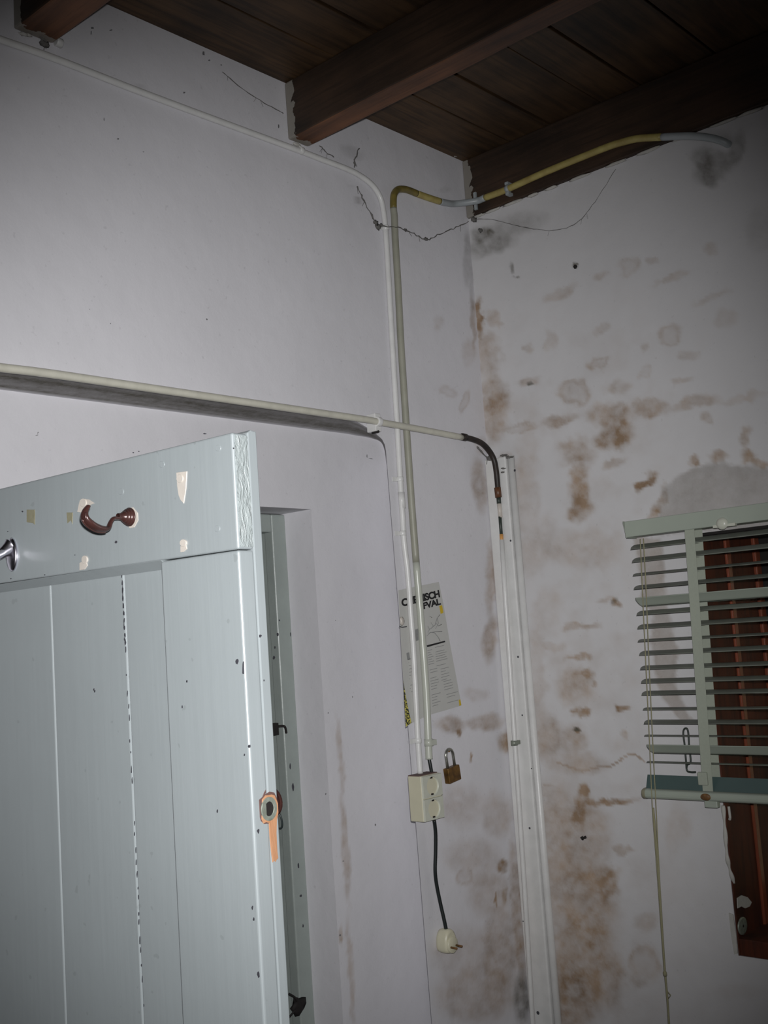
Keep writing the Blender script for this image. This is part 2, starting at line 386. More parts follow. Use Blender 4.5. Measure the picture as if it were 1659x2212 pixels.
def attr_fields(o, kind):
    me = o.data; n = len(me.vertices); co = np.empty(n*3); me.vertices.foreach_get('co', co); P = co.reshape(-1, 3)
    px, py = project(P)
    if kind == 'R':
        st = field(px, py, R_BLOBS, 1); gr = field(px, py, R_GRIME, 2, 9)
        wx = px+(fbm(px/22, py/22, 71)-0.5)*18; wy = py+(fbm(px/22, py/22, 72)-0.5)*18
        soft = lambda poly: sum(inpoly(wx+a, wy+b, poly).astype(float) for a in (-3, 0, 3) for b in (-3, 0, 3))/9
        pm = soft(PATCH); gr = np.maximum(gr, pm*(0.16+0.26*fbm(px/60, py/60, 5))); st = np.maximum(st, pm*(0.10+0.16*fbm(px/40, py/40, 8)))
        st = st+0.55*np.clip(fbm(px/46, py/46, 91)-0.46, 0, 1)*np.exp(-((px-1230)/240)**2)*(1-pm)*np.clip((py-560)/300, 0, 1)
        bmk = soft(BAND); st = np.maximum(st, bmk*(0.22+0.25*fbm(px/30, py/30, 6))); gr = np.maximum(gr, bmk*0.22)
        # crack in the plaster below the blind
        ck = [(1205,1648),(1228,1656),(1258,1666),(1290,1658),(1322,1654),(1340,1642),(1352,1632),(1372,1630),(1392,1644)]
        d = np.full(px.shape, 99.0)
        for (x0, y0), (x1, y1) in zip(ck[:-1], ck[1:]):
            t = np.clip(((px-x0)*(x1-x0)+(py-y0)*(y1-y0))/((x1-x0)**2+(y1-y0)**2), 0, 1)
            d = np.minimum(d, np.hypot(px-x0-t*(x1-x0), py-y0-t*(y1-y0)))
        st = np.maximum(st, (d < 2.4)*0.75)
    elif kind == 'L':
        st = field(px, py, L_BLOBS, 3, 9); gr = field(px, py, L_GRIME, 4, 5)
    else:
        st = field(px, py, D_BLOBS, 5, 7); gr = field(px, py, [(735,1700,5,120,-4,.16)], 4, 5)
    vis = (P[:, 2] > 0.4)
    for nm, a in (('stain', st*vis), ('grime', gr*vis)):
        at = me.attributes.new(nm, 'FLOAT', 'POINT'); at.data.foreach_set('value', a.astype(np.float32))

def grid_mesh(name, rows, mat, keep=None, parent=None):
    """rows: array (nv, nu, 3) of points; keep(centre)->bool"""
    nv, nu, _ = rows.shape; V = rows.reshape(-1, 3); F_ = []
    for j in range(nv-1):
        for i in range(nu-1):
            if keep is not None:
                c = (rows[j, i]+rows[j+1, i+1])/2
                if not keep(c): continue
            F_.append((j*nu+i, j*nu+i+1, (j+1)*nu+i+1, (j+1)*nu+i))
    return V, F_

# ------------------------------------------------------------------ setting: walls
def axis(vals):
    out = [vals[0][0]]
    for a, b, s in vals:
        n = max(1, int(round((b-a)/s))); out += [a+(b-a)*(k+1)/n for k in range(n)]
    return np.array(out)
WY1 = 1.131; WY0 = 0.28; WZ0 = EYE-0.742; WZ1 = EYE+0.178      # window opening
WT = 0.34                                                       # right wall thickness
ys = axis([(-2.2, WY0, .3), (WY0, .8, .1), (.8, WY1, .006), (WY1, WU, .005)])
zs = axis([(0, .6, .1), (.6, WZ0, .006), (WZ0, WZ1, .005), (WZ1, ZB, .005)])
Yg, Zg = np.meshgrid(ys, zs)
# slightly wavy old plaster
wob = (fbm(Yg*5+10, Zg*5, 31)-0.5)*0.006*np.clip((WU-Yg)/0.08, 0, 1)*np.clip((Yg-WY1)/0.05, 0, 1)
rows = np.stack([np.full_like(Yg, XR)+wob, Yg, Zg], -1)
V, Fc = grid_mesh('wall_right', rows, None, keep=lambda c: not (WY0 < c[1] < WY1 and WZ0 < c[2] < WZ1))
wr = MB(); wr.v = [Vector(p) for p in V]; wr.f = Fc; wr.sm = [True]*len(Fc)
# reveal of the opening and outer skin
e = XR+WT
wr.face([(XR, WY0, WZ0), (e, WY0, WZ0), (e, WY0, WZ1), (XR, WY0, WZ1)])
wr.face([(XR, WY1, WZ0), (e, WY1, WZ0), (e, WY1, WZ1), (XR, WY1, WZ1)])
wr.face([(XR, WY0, WZ0), (e, WY0, WZ0), (e, WY1, WZ0), (XR, WY1, WZ0)])
wr.face([(XR, WY0, WZ1), (e, WY0, WZ1), (e, WY1, WZ1), (XR, WY1, WZ1)])
for a, b in (((-2.2, 0), (WY0, ZB)), ((WY1, 0), (WU, ZB)), ((WY0, 0), (WY1, WZ0)), ((WY0, WZ1), (WY1, ZB))):
    wr.face([(e, a[0], a[1]), (e, b[0], a[1]), (e, b[0], b[1]), (e, a[0], b[1])])
wr.face([(XR, -2.2, ZB), (XR, WU, ZB), (e, WU, ZB), (e, -2.2, ZB)])
def raw(mb, name, mat):
    me = bpy.data.meshes.new(name); me.from_pydata([tuple(v) for v in mb.v], [], mb.f); me.update()
    for p, q in zip(me.polygons, mb.sm): p.use_smooth = q
    me.materials.append(M[mat]); o = bpy.data.objects.new(name, me); COL.objects.link(o); return o
wall_right = raw(wr, 'wall_right', 'wall_r'); attr_fields(wall_right, 'R'); tag(wall_right, kind='structure')

# left wall: upper skin with the recess cut below it
ZR = EYE+0.471*WL/1.75       # soffit height of the recess
front = [(755,904),(775,913),(792,923),(812,937),(825,948),(831,960),(834,975),(836,1000)]
back = [(748,937),(770,941),(790,944),(810,949),(821,954),(827,962),(831,975),(834,1000)]
fp = [at_y(x, y, WU) for x, y in front]; bp = [at_y(x, y, WL) for x, y in back]
ZF = fp[0].z
def xedge(z):
    pts = [(p.z, p.x) for p in fp]
    if z >= pts[0][0]: return pts[0][1]
    for (z0, x0), (z1, x1) in zip(pts[:-1], pts[1:]):
        if z1 <= z <= z0: return x0+(x1-x0)*(z0-z)/(z0-z1)
    lo = at_y(900, 1800, WU); t = (fp[-1].z-z)/(fp[-1].z-lo.z)
    return fp[-1].x+(lo.x-fp[-1].x)*t
wl = MB()
xs = axis([(-1.6, 0.9, .3), (.9, 1.9, .02), (1.9, XR, .005)]); zz = axis([(ZF, ZC, .006)])
Xg, Zg2 = np.meshgrid(xs, zz); rows = np.stack([Xg, np.full_like(Xg, WU), Zg2], -1)
V, Fc = grid_mesh('', rows, None); wl.v += [Vector(p) for p in V]; wl.f += Fc; wl.sm += [True]*len(Fc)
zz = axis([(0, .6, .1), (.6, fp[-1].z, .006), (fp[-1].z, ZF, .004)]); ts = np.linspace(0, 1, 80)
rows = np.array([[[xedge(z)+(XR-xedge(z))*t, WU, z] for t in ts] for z in zz])
i0 = len(wl.v); V, Fc = grid_mesh('', rows, None); wl.v += [Vector(p) for p in V]; wl.f += [tuple(k+i0 for k in f) for f in Fc]; wl.sm += [True]*len(Fc)
# soffit + jamb loft (front edge -> back edge), plaster rounded into the recessed face
zl = fp[-1].z
fq = smooth(fp, 4); bq = smooth(bp, 4)
A = [Vector((-1.6, WU, ZF)), Vector((1.0, WU, ZF))]+fq+[Vector((xedge(z), WU, z)) for z in (1.9, 1.4, .9, 0)]
for p in fq: p.x = xedge(p.z) if p.z < ZF-.001 else p.x
B = [Vector((-1.6, WL, bp[0].z)), Vector((1.0, WL, bp[0].z))]+bq+[Vector((xedge(z)*WL/WU+.03, WL, z)) for z in (1.9, 1.4, .9, 0)]
i0 = len(wl.v); na = len(A)
for tt in np.linspace(0, 1, 7):
    for p, q_ in zip(A, B): wl.v.append(p.lerp(q_, tt))
for r_ in range(6):
    for k in range(na-1):
        a_ = i0+r_*na+k; wl.f.append((a_, a_+1, a_+na+1, a_+na)); wl.sm.append(2 < k < na-5)
# recessed skin with doorway
DX0, DX1, DZ1 = 0.80, at_y(672, 1100, WL).x, at_y(672, 1100, WL).z
xs = axis([(-1.6, DX0, .3), (DX0, DX1, .05), (DX1, 2.13, .006)]); zz = axis([(0, .6, .1), (.6, DZ1, .01), (DZ1, ZR+0.08, .02)])
Xg, Zg2 = np.meshgrid(xs, zz)
off = np.where(Xg > DX1-1e-4, 0, 0)
rows = np.stack([Xg, np.full_like(Xg, WL), Zg2], -1)
i0 = len(wl.v); V, Fc = grid_mesh('', rows, None, keep=lambda c: not (DX0 < c[0] < DX1 and c[2] < DZ1) and c[2] < 5)
wl.v += [Vector(p) for p in V]; wl.f += [tuple(k+i0 for k in f) for f in Fc]; wl.sm += [True]*len(Fc)
# reveal of the doorway
FY = WL*1.0547; FX = at_y(618, 1112, FY).x; FZ = at_y(618, 1112, FY).z
wl.face([(DX1, WL, 0), (DX1, WL, DZ1), (FX+.004, FY+.14, FZ+.004), (FX+.004, FY+.14, 0)])
wl.face([(DX0, WL, DZ1), (DX1, WL, DZ1), (FX+.004, FY+.14, FZ+.004), (DX0, FY+.14, FZ+.004)])
wl.face([(DX0, WL, 0), (DX0, WL, DZ1), (DX0, FY+.14, DZ1), (DX0, FY+.14, 0)])
wall_left = raw(wl, 'wall_left', 'wall')
attr_fields(wall_left, 'L')
# dirt streaks beside the doorway are added on top of the same attribute
me = wall_left.data; n = len(me.vertices); co = np.empty(n*3); me.vertices.foreach_get('co', co); P = co.reshape(-1, 3)
px, py = project(P); onrec = P[:, 1] > WU+0.02
vals = np.empty(n); me.attributes['stain'].data.foreach_get('value', vals)
vals = np.where(onrec, field(px, py, D_BLOBS, 5, 6)*(P[:, 2] > .4), vals); me.attributes['stain'].data.foreach_set('value', vals.astype(np.float32))
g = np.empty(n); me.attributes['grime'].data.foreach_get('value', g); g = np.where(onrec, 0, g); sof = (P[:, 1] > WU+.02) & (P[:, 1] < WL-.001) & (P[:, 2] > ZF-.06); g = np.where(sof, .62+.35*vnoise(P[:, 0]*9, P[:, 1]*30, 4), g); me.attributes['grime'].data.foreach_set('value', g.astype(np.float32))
tag(wall_left, kind='structure')

# ceiling: boards running along x
zc_seams = [at_z(976, 156, ZC).y, at_z(1098, 102, ZC).y, at_z(1187, 57, ZC).y]
bw = 0.17
cb = MB(); y = WU+0.06; widths = []
seams = sorted([WU+0.06]+zc_seams+[zc_seams[-1]-0.19*k for k in range(1, 16)]+[zc_seams[0]+(WU-zc_seams[0])*0.45], reverse=True)
for a, b in zip(seams[:-1], seams[1:]):
    dz = random.uniform(-0.003, 0.003)
    cb.box((-1.7, b+0.0025, ZC+dz), (XR+0.34, a-0.0025, ZC+0.02+dz))
ceiling = cb.build('ceiling', 'boards', bevel=0.002); tag(ceiling, kind='structure')
print('SEAMS', [round(s, 3) for s in seams])
fb = MB(); fb.box((-1.7, -2.3, -0.05), (XR+.3, WL+.8, 0)); tag(fb.build('floor', 'floor'), kind='structure')
b_ = MB(); b_.box((-1.7, -2.3, 0), (XR+.3, -2.2, ZC)); o = b_.build('wall_back', 'wall'); tag(o, kind='structure')
b_ = MB(); b_.box((-1.7, -2.2, 0), (-1.6, WL, ZC)); o = b_.build('wall_near', 'wall'); tag(o, kind='structure')
b_ = MB(); b_.box((DX0-.3, FY+0.85, 0), (2.6, FY+0.9, ZC)).box((-1.7, WL+.03, ZR+.1), (XR+.3, WL+.06, ZC)); o = b_.build('wall_passage', 'wall'); tag(o, kind='structure')
# boards closing the roof space above
b_ = MB(); b_.box((-1.7, -2.3, ZC+.03), (XR+.35, WL+.9, ZC+.05)); tag(b_.build('ceiling_deck', 'floor'), kind='structure')

# ------------------------------------------------------------------ ceiling beams
def beam(x0, x1, zb, label):
    m = Rel((x0, 0, zb)); n = 26; y0, y1 = -2.15, WU-0.0005
    rnd = random.Random(int(x0*1000))
    # slightly irregular old section, long direction subdivided
    sec = [(x0, zb), (x1, zb), (x1, ZC-0.0035), (x0, ZC-0.0035)]
    i0 = len(m.v)
    for k in range(n+1):
        yy = y0+(y1-y0)*k/n; dx = (rnd.random()-.5)*0.003; dz = (rnd.random()-.5)*0.003
        for (x, z) in sec: m.v.append(Vector((x+dx*(1 if z < ZC-.01 else 0), yy, z+(dz if z < ZC-.01 else 0))))
    for k in range(n):
        for j in range(4):
            a = i0+k*4; m.f.append((a+j, a+(j+1) % 4, a+4+(j+1) % 4, a+4+j)); m.sm.append(False)
    m.f.append((i0, i0+1, i0+2, i0+3)); m.f.append(tuple(i0+n*4+j for j in (3, 2, 1, 0))); m.sm += [False]*2
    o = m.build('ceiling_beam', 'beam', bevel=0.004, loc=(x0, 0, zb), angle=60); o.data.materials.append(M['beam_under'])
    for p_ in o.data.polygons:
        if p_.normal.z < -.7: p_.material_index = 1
    tag(o, label, 'beam', 'ceiling beams'); return o
bx2 = at_y(617, 240, WU).x
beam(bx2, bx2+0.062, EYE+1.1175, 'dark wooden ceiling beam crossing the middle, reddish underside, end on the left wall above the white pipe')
b1x = at_y(29, 40, WU).x
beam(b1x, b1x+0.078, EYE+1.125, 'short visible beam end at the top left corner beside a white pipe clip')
# wall beam against the right wall
bm3 = Rel((XR-.01, 0, ZB)); bm3.box((XR-.010, -2.15, ZB+.0005), (XR+.065, WU-.001, ZC-.0035))
o = bm3.build('ceiling_beam', 'beam', bevel=0.003, loc=(XR-.01, 0, ZB)); tag(o, 'darkest beam lying on top of the stained right wall, yellow conduit crossing it', 'beam', 'ceiling beams')
# loose plaster crumbs along the beams
pm = MB(); k = 0
for (px_, py_, r) in ((893,288,.010),(880,280,.007),(905,293,.008),(985,335,.009),(1018,365,.008),(1025,375,.007)):
    p = at_y(px_, py_, WU-.006); pm.blob(p, r, (1.3, .5, .6), .4, k); k += 1
for (px_, py_, r) in ((640,312,.007),(650,306,.006),(50,74,.006),(62,76,.005)):
    p = at_y(px_, py_, WU-.006); pm.blob(p, r, (1.5, .5, .5), .4, k); k += 1
for (px_, py_, sx_) in ((1105,436,.05),(1150,414,.03),(1190,400,.035),(1250,378,.05),(1330,350,.05),(1400,322,.05),(1480,290,.05),(1560,258,.05),(1620,238,.05),(1065,452,.04),(1035,465,.03)):
    p = at_x(px_, py_, XR-.004); p.z = ZB-.003; pm.blob(p, .005, (.9, sx_/.005*.6, .8), .25, k); k += 1
o = pm.build('plaster_crumbs', 'plaster'); o.parent = wall_right; tag(o, kind='stuff')

# ------------------------------------------------------------------ doorway frame (in the reveal)
JX = at_y(589, 1162, FY).x            # rebate edge of the jamb
HZ = at_y(600, 1150, FY).z            # underside of frame head
fr = empty('trim_1', (FX, FY, 0), kind='structure')
def rel(o): return Rel(o.location)
m = rel(fr); m.box((JX, FY, 0), (FX+.002, FY+.03, FZ)); m.box((JX+.012, FY+.03, 0), (FX+.002, FY+.12, FZ)); m.build('frame_post', 'frame_paint', fr, bevel=.004, seg=3)
m = rel(fr); m.box((DX0+.01, FY+.001, HZ), (JX-.0, FY+.03, FZ)); m.box((DX0+.01, FY+.03, HZ+.012), (JX+.012, FY+.12, FZ)); m.build('frame_head', 'frame_paint', fr, bevel=.004, seg=3)
m = rel(fr); m.box((DX0+.002, FY, 0), (DX0+.05, FY+.12, HZ)); m.build('frame_post', 'frame_paint', fr, bevel=.003)
m = rel(fr); m.box((DX0+.05, FY+.055, 0), (JX+.005, FY+.075, HZ+.005)); o = m.build('inner_panel', 'frame_paint', fr, bevel=.002)
m = rel(fr); k = 0
for (x, y_, w_, h_) in ((627,1655,2,10),(645,1870,2.5,9),(633,1700,3,12),(648,1600,1.5,4),(617,1130,1.2,5),(622,1200,1.2,6),(628,1370,1.2,7),(637,1410,1.3,8),(650,1470,1,6),(655,2000,2,5),(600,1370,2.5,6),(594,1398,2,4),(592,1420,3,6),(650,1935,3,4),(604,1340,2,3),(670,1990,1.5,3)):
    p = at_y(x, y_, FY-.0006); s_ = .6/560.; pts = []
    for j in range(7):
        a = 2*math.pi*j/7; pts.append(p+Vector((math.cos(a)*w_*s_*random.uniform(.7, 1.2), 0, math.sin(a)*h_*.7/914.*random.uniform(.7, 1.2))))
    if pts[0].x < FX+.004: m.prism(pts, (0, .0008, 0))
tag(m.build('paint_chips', 'chip', fr), kind='stuff')
# strike plate and lower catch on the jamb
m = rel(fr); a = at_y(596, 1575, FY-.004)
m.box((a.x-.030, FY-.010, a.z-.013), (a.x+.004, FY+.004, a.z+.014)); m.tube(smooth([a+Vector((.004, -.004, .006)), a+Vector((.018, -.010, .004)), a+Vector((.026, -.006, -.012))]), .003, 8)
m.build('latch_keeper', 'dark', fr, bevel=.001)
m = rel(fr); a = at_y(645, 2172, FY-.006)
m.blob(a, .016, (1.1, .5, 1.1), .5, 3); m.tube(smooth([a, a+Vector((-.012, -.004, .02)), a+Vector((-.03, -.004, .034))]), .0025, 8); m.tube(smooth([a, a+Vector((-.02, -.006, -.006)), a+Vector((-.03, 0, -.016))]), .002, 8)
m.build('broken_catch', 'dark', fr)

# ------------------------------------------------------------------ open door leaf
D0 = Vector((0.8265, 0.965, 0)); DR = math.radians(2.9)
door = empty('door_1', D0, kind='structure', rz=DR)
DT = Vector((math.cos(DR), math.sin(DR), 0)); DU = Vector((-math.sin(DR), math.cos(DR), 0))   # thickness, along leaf
def dpt(px_, py_, t=0.0):
    d = ray(px_, py_); k = (D0-EYEP+DT*t).dot(DT)/d.dot(DT); P_ = EYEP+d*k
    return Vector((t, (P_-D0).dot(DU), P_.z))
def ept(px_, py_):        # point on the narrow free edge of the leaf, local coordinates
    d = ray(px_, py_); k = (D0-EYEP).dot(DU)/d.dot(DU); P_ = EYEP+d*k
    return Vector(((P_-D0).dot(DT), 0, P_.z))
LT, TT, LW = 0.0245, 0.0395, 0.90
ztop = ept(508, 934).z; zrb = ept(508, 1186).z
ST = dpt(360, 1500).y
TOPR = [(0, 0, zrb), (0, LW, zrb+.003), (0, LW, ztop+.002), (0, 0, ztop)]
m = MB(); m.prism(TOPR, (LT, 0, 0)); m.build('top_rail', 'door', door, bevel=.003, seg=3)
# end grain of the rail, wrinkled paint
m = MB(); m.prism([(.0028, -.0007, zrb+.003), (LT-.001, -.0007, zrb+.003), (LT-.001, -.0007, ztop-.003), (.0028, -.0007, ztop-.003)], (0, .002, 0)); m.build('rail_end', 'endgrain', door)
m = MB(); m.box((0.0, .0002, 0.02), (LT, ST, zrb-.0008)); m.build('stile', 'door', door, bevel=.003, seg=3)
m = MB(); m.box((0.0, LW-.11, 0.02), (LT, LW, zrb-.001)); m.build('stile', 'door', door, bevel=.003, seg=3)
m = MB(); m.box((0.0, ST, 0.02), (LT, LW-.11, .18)); m.build('bottom_rail', 'door', door, bevel=.003, seg=3)
PT = 0.0185
m = MB(); m.prism([(0.0012, ST+.001, zrb+.001), (PT-.0005, ST+.001, zrb+.001), (PT-.0005, ST+.001, zrb-.0095)], (0, LW-.113-ST, 0)); m.build('rail_chamfer', 'door', door, bevel=.0008)
s2 = dpt(285, 1650, PT).y; s3 = dpt(123, 1650, PT).y; pw = s3-s2
edges = [ST+.0022, s2, s3, s3+pw, s3+2*pw, s3+3*pw, s3+4*pw]
edges = [e_ for e_ in edges if e_ < LW-.12]+[LW-.111]
for a, b in zip(edges[:-1], edges[1:]):
    m = MB(); m.box((PT, a+.0011, .185), (PT+.012, b-.0011, zrb+.02)); m.build('plank', 'door', door, bevel=.0018, seg=2)
m = MB(); m.box((PT+.0125, .012, .02), (TT-.001, LW, ztop-.006)); m.build('backing', 'chip', door)
m = MB(); m.prism([(LT+.0003, 0.0, .01), (TT, 0, .01), (TT, 0, ztop+.0045), (LT+.006, 0, ztop+.0055), (LT+.0003, 0, ztop+.002)], (0, .045, 0)); m.build('rear_stile', 'door', door, bevel=.0015)
# filled nails and adhesive on the door
def patch(name, mat, poly, t=.0009, base=0.0, face='f', parent=door):
    m = MB()
    if face == 'f': pts = [dpt(x, y_, base) for x, y_ in poly]; m.prism([Vector((base-t, p.y, p.z)) for p in pts], (t+.0002, 0, 0))
    else: pts = [ept(x, y_) for x, y_ in poly]; m.prism([Vector((p.x, -t, p.z)) for p in pts], (0, t+.0002, 0))
    return m.build(name, mat, parent, bevel=.0003, seg=1)
def ell(cx, cy, rx, ry, rot=0, n=18, jag=0):
    a0 = math.radians(rot); out = []
    for k in range(n):
        a = 2*math.pi*k/n; q = 1+random.uniform(-jag, jag); x = math.cos(a)*rx*q; y_ = math.sin(a)*ry*q
        out.append((cx+x*math.cos(a0)-y_*math.sin(a0), cy+x*math.sin(a0)+y_*math.cos(a0)))
    return out
_st = patch('adhesive_strip', 'pad', [(382,1021),(405,1018),(403,1055),(398,1088),(391,1080),(387,1070),(384,1050)], .0012)
patch('adhesive_pad', 'pad', ell(391,1034,7,9), .0024, parent=_st)
_st = patch('adhesive_strip', 'pad', [(174,1080),(182,1077),(193,1079),(205,1087),(196,1091),(186,1094),(181,1108),(168,1106),(171,1092)], .0012)
patch('adhesive_pad', 'pad', ell(182,1086,7,9), .0024, parent=_st)
_st = patch('adhesive_strip', 'pad', [(173,1216),(180,1212),(188,1214),(190,1222),(184,1230),(173,1232)], .0012)
patch('adhesive_pad', 'pad', ell(185,1209,6,9), .0024, parent=_st)
_st = patch('adhesive_strip', 'pad', [(391,1180),(402,1172),(405,1186),(398,1192),(391,1193)], .0012)
patch('adhesive_pad', 'pad', ell(398,1173,7,8), .0024, parent=_st)
patch('tape_remnant', 'tape', [(58,1101),(76,1101),(76,1134),(71,1130),(58,1128)], .0005)
patch('tape_remnant', 'tape', [(144,1107),(158,1107),(157,1133),(153,1124),(146,1131)], .0005)
for (x, y_) in ((472,968),(350,1003),(470,1142),(262,1062)):
    patch('nail_head', 'door', ell(x, y_, 6, 7), .0009)
m = MB()
def chip(px_, py_, rx, ry, face='f', base=0.0, jag=.35):
    rx *= .72; ry *= .72
    if face == 'f':
        pts = [dpt(x, y_, base) for x, y_ in ell(px_, py_, rx, ry, 0, 8, jag)]; m.prism([Vector((base-.0005, p.y, p.z)) for p in pts], (.0007, 0, 0))
    else:
        pts = [ept(x, y_) for x, y_ in ell(px_, py_, rx, ry, 0, 8, jag)]; m.prism([Vector((p.x, -.0005, p.z)) for p in pts], (0, .0007, 0))
for c in ((251,1171,3,4),(442,937,6,2),(516,1428,5,8),(49,1105,2,2.5),(17,1148,1.5,1.5),(404,1471,2,4),(394,1527,1.5,4),(162,1199,1.2,1.2),(288,978,2,1.5),(205,1492,1.2,2.5),(24,1250,2,1.5),(300,975,2,1.2),(97,1242,2,1.5),(505,968,1.8,2.2),(525,1442,2.6,22),(538,1612,3.5,5),(558,2105,3.5,7),(545,1960,2,5),(548,1985,2,4),(470,1752,2.5,6)):
    if c[0] < 515: chip(*c)
    else: chip(c[0]+ (0 if c[0] > 520 else -3), c[1], c[2], c[3], 'e' if c[0] > 520 else 'f')
for c in ((562,1374,3.5,4),(528,1630,1.5,3),(558,1795,3.5,7),(532,998,1.2,1.5),(570,1470,1.5,3)): chip(*c, face='e')
for c in ((203,1490,2,3.5),(404,1472,2,4)): chip(c[0], c[1], c[2], c[3], 'f', PT if c[0] < 358 else 0)
rnd = random.Random(5)
for k in range(34):           # flaking along the wide board joint
    yy = 1240+ k*28+rnd.uniform(-8, 8); xx = 262+(yy-1235)*0.0512
    if yy < 2200 and (yy < 1420 or rnd.random() < .7): chip(xx+rnd.uniform(-.5, 1.5), yy, 1.0, rnd.uniform(3, 12), 'f', PT)
for k in range(9): 
    yy = 1260+k*16; chip(263+(yy-1235)*0.0512, yy, 1.8, 8, 'f', PT)
o = m.build('paint_chips', 'chip', door); tag(o, kind='stuff')
# lock bore with torn wood round it
patch('split_wood', 'oldwood', [(566,1722),(570,1712),(574,1705),(574,1712),(572,1716),(582,1710),(592,1712),(597,1722),(600,1735),(601,1760),(598,1770),(590,1778),(570,1780),(563,1773),(561,1765),(559,1728)], .0006, face='e')
patch('split_wood', 'bare', [(565,1727),(572,1718),(586,1716),(592,1718),(599,1735),(600,1755),(597,1770),(596,1800),(598,1840),(600,1853),(596,1858),(594,1862),(592,1858),(588,1863),(586,1848),(582,1810),(580,1778),(574,1776),(568,1779),(564,1770)], .0013, face='e')
cc = ept(578.5, 1747)
m = MB(); rx_ = abs(ept(595, 1747).x-ept(562, 1747).x)/2; rz_ = abs(ept(578, 1720).z-ept(578, 1772).z)/2
def ringpts(r0, r1, y0, y1):
    n = 36; i0 = len(m.v)
    for k in range(n):
        a = 2*math.pi*k/n
        for (r, yy) in ((r0, y0), (r1, y0), (r1, y1), (r0, y1)):
            m.v.append(Vector((cc.x+math.cos(a)*r*rx_, yy, cc.z+math.sin(a)*r*rz_)))
    for k in range(n):
        k2 = (k+1) % n
        for j in range(4): m.f.append((i0+4*k+j, i0+4*k+(j+1) % 4, i0+4*k2+(j+1) % 4, i0+4*k2+j)); m.sm.append(j in (1, 3))
ringpts(.62, 1.0, -.0028, .0)
lring = m.build('lock_ring', 'zinc', door)
m = MB(); m.lathe((cc.x, -.0018, cc.z), (0, 1, 0), [(0, rx_*.64), (.0003, 0.0)], 28, sx=rz_/rx_, sy=1.0); m.build('lock_bore', 'dark', lring)
m = MB(); m.box((cc.x-.0062, -.0026, cc.z-.008), (cc.x-.0048, -.0017, cc.z+.009)); m.build('lock_bolt', 'zinc', lring)
# knob plate and ring on the far face of the door
m = MB(); kp = Vector((TT, .012, cc.z+.004))
m.lathe(kp, (1, 0, 0), [(0, .016), (.003, .017), (.006, .012), (.007, 0)], 24); ros = m.build('keyhole_rosette', 'hook_brown', door)
m = MB(); n = 28
m.tube([kp+Vector((.006+.0035*(1-math.cos(2*math.pi*k/n)), 0.0+math.sin(2*math.pi*k/n)*.007, -.020+math.cos(2*math.pi*k/n)*.012)) for k in range(n+1)], .0012, 8); m.build('pull_ring', 'cable', ros)
# straight scratches are part of the paint; door done

# ------------------------------------------------------------------ coat hooks
def door_to_world(p): return D0+DT*p.x+DU*p.y+Vector((0, 0, p.z))
hb = dpt(281, 1117); HB = door_to_world(hb)
hook = empty('coat_hook', HB, 'brown enamelled coat hook with stepped cone base, on the top rail of the open door', 'coat hook', rz=DR)
def hpt(px_, py_):            # point in the vertical plane through the hook, square to the door, local coordinates
    n_ = DU; d = ray(px_, py_); k = (HB-EYEP).dot(n_)/d.dot(n_); P_ = EYEP+d*k-HB
    return Vector((P_.dot(DT), 0, P_.z))
m = MB(); prof = [(0, .0100), (.0008, .0106), (.0022, .0106), (.0028, .0092), (.0036, .0096), (.0050, .0094), (.0056, .0078), (.0064, .0082), (.0078, .0079), (.0084, .0062), (.0094, .0066), (.0110, .0060), (.0120, .0046), (.019, .0036)]
prof = [(a, r*1.13) for a, r in prof]
m.lathe((0, 0, 0), (-1, 0, 0), prof, 32); m.build('hook_base', 'hook_brown', hook)
path = [hpt(268,1119), hpt(255,1119), hpt(245,1120), hpt(239,1128), hpt(234,1140), hpt(225,1143), hpt(208,1140), hpt(192,1130), hpt(183,1118), hpt(184,1104), hpt(191,1093)]
rad = [.0040, .0038, .0036, .0036, .0044, .0062, .0078, .0078, .0066, .0050, .0036]
sp = smooth(path, 6); rr = []
for i in range(len(path)-1): rr += [rad[i]+(rad[i+1]-rad[i])*k/6 for k in range(6)]
rr.append(rad[-1])
m = MB(); m.tube(sp, rr, 20, flat=(.62, 1.1)); 
m.build('hook_arm', 'hook_brown', hook)
m = MB(); mid = [p+Vector((-.0022, -.0050, -.001)) for p in sp[26:54]]; m.tube(mid, .0013, 8); mid = [p+Vector((-.0022, .0005, -.0042)) for p in sp[26:54]]; m.tube(mid, .0013, 8)
m.build('hook_rib', 'hook_brown', hook)
m = MB(); pb = [dpt(x, y_) for x, y_ in ((276,1098),(288,1096),(298,1108),(299,1124),(291,1139),(281,1141),(275,1132))]
m.prism([Vector((-.0008, p.y-hb.y, p.z-hb.z)) for p in pb], (.001, 0, 0)); m.build('adhesive_film', 'pad', hook, bevel=.0002)

cb_ = dpt(28, 1198); CB = door_to_world(cb_)
ch = empty('coat_hook', CB, 'shiny chrome coat hook cut off by the left edge of the photo', 'coat hook', rz=DR)
rz2 = abs(dpt(30, 1160).z-dpt(30, 1234).z)/2
m = MB(); m.lathe((0, 0, 0), (-1, 0, 0), [(0, .0125), (.002, .0130), (.0045, .0115), (.0058, .006), (.006, 0)], 36, sx=rz2/.0130, sy=1.0); m.build('hook_plate', 'chrome', ch)
m = MB(); a = Vector((-.005, 0, .004)); tp = smooth([Vector((-.003, 0, .010)), Vector((-.010, 0, .006)), Vector((-.022, 0, 0)), Vector((-.036, 0, -.003)), Vector((-.048, 0, .004)), Vector((-.054, 0, .018))], 6)
nr = len(tp); m.tube(tp, [.0145-.009*(1-abs(2*k/(nr-1)-.55)/1.2) if False else .0150-.0065*min(1, k/9.) for k in range(nr)], 24, flat=(.9, .62)); m.build('hook_arm', 'chrome', ch)
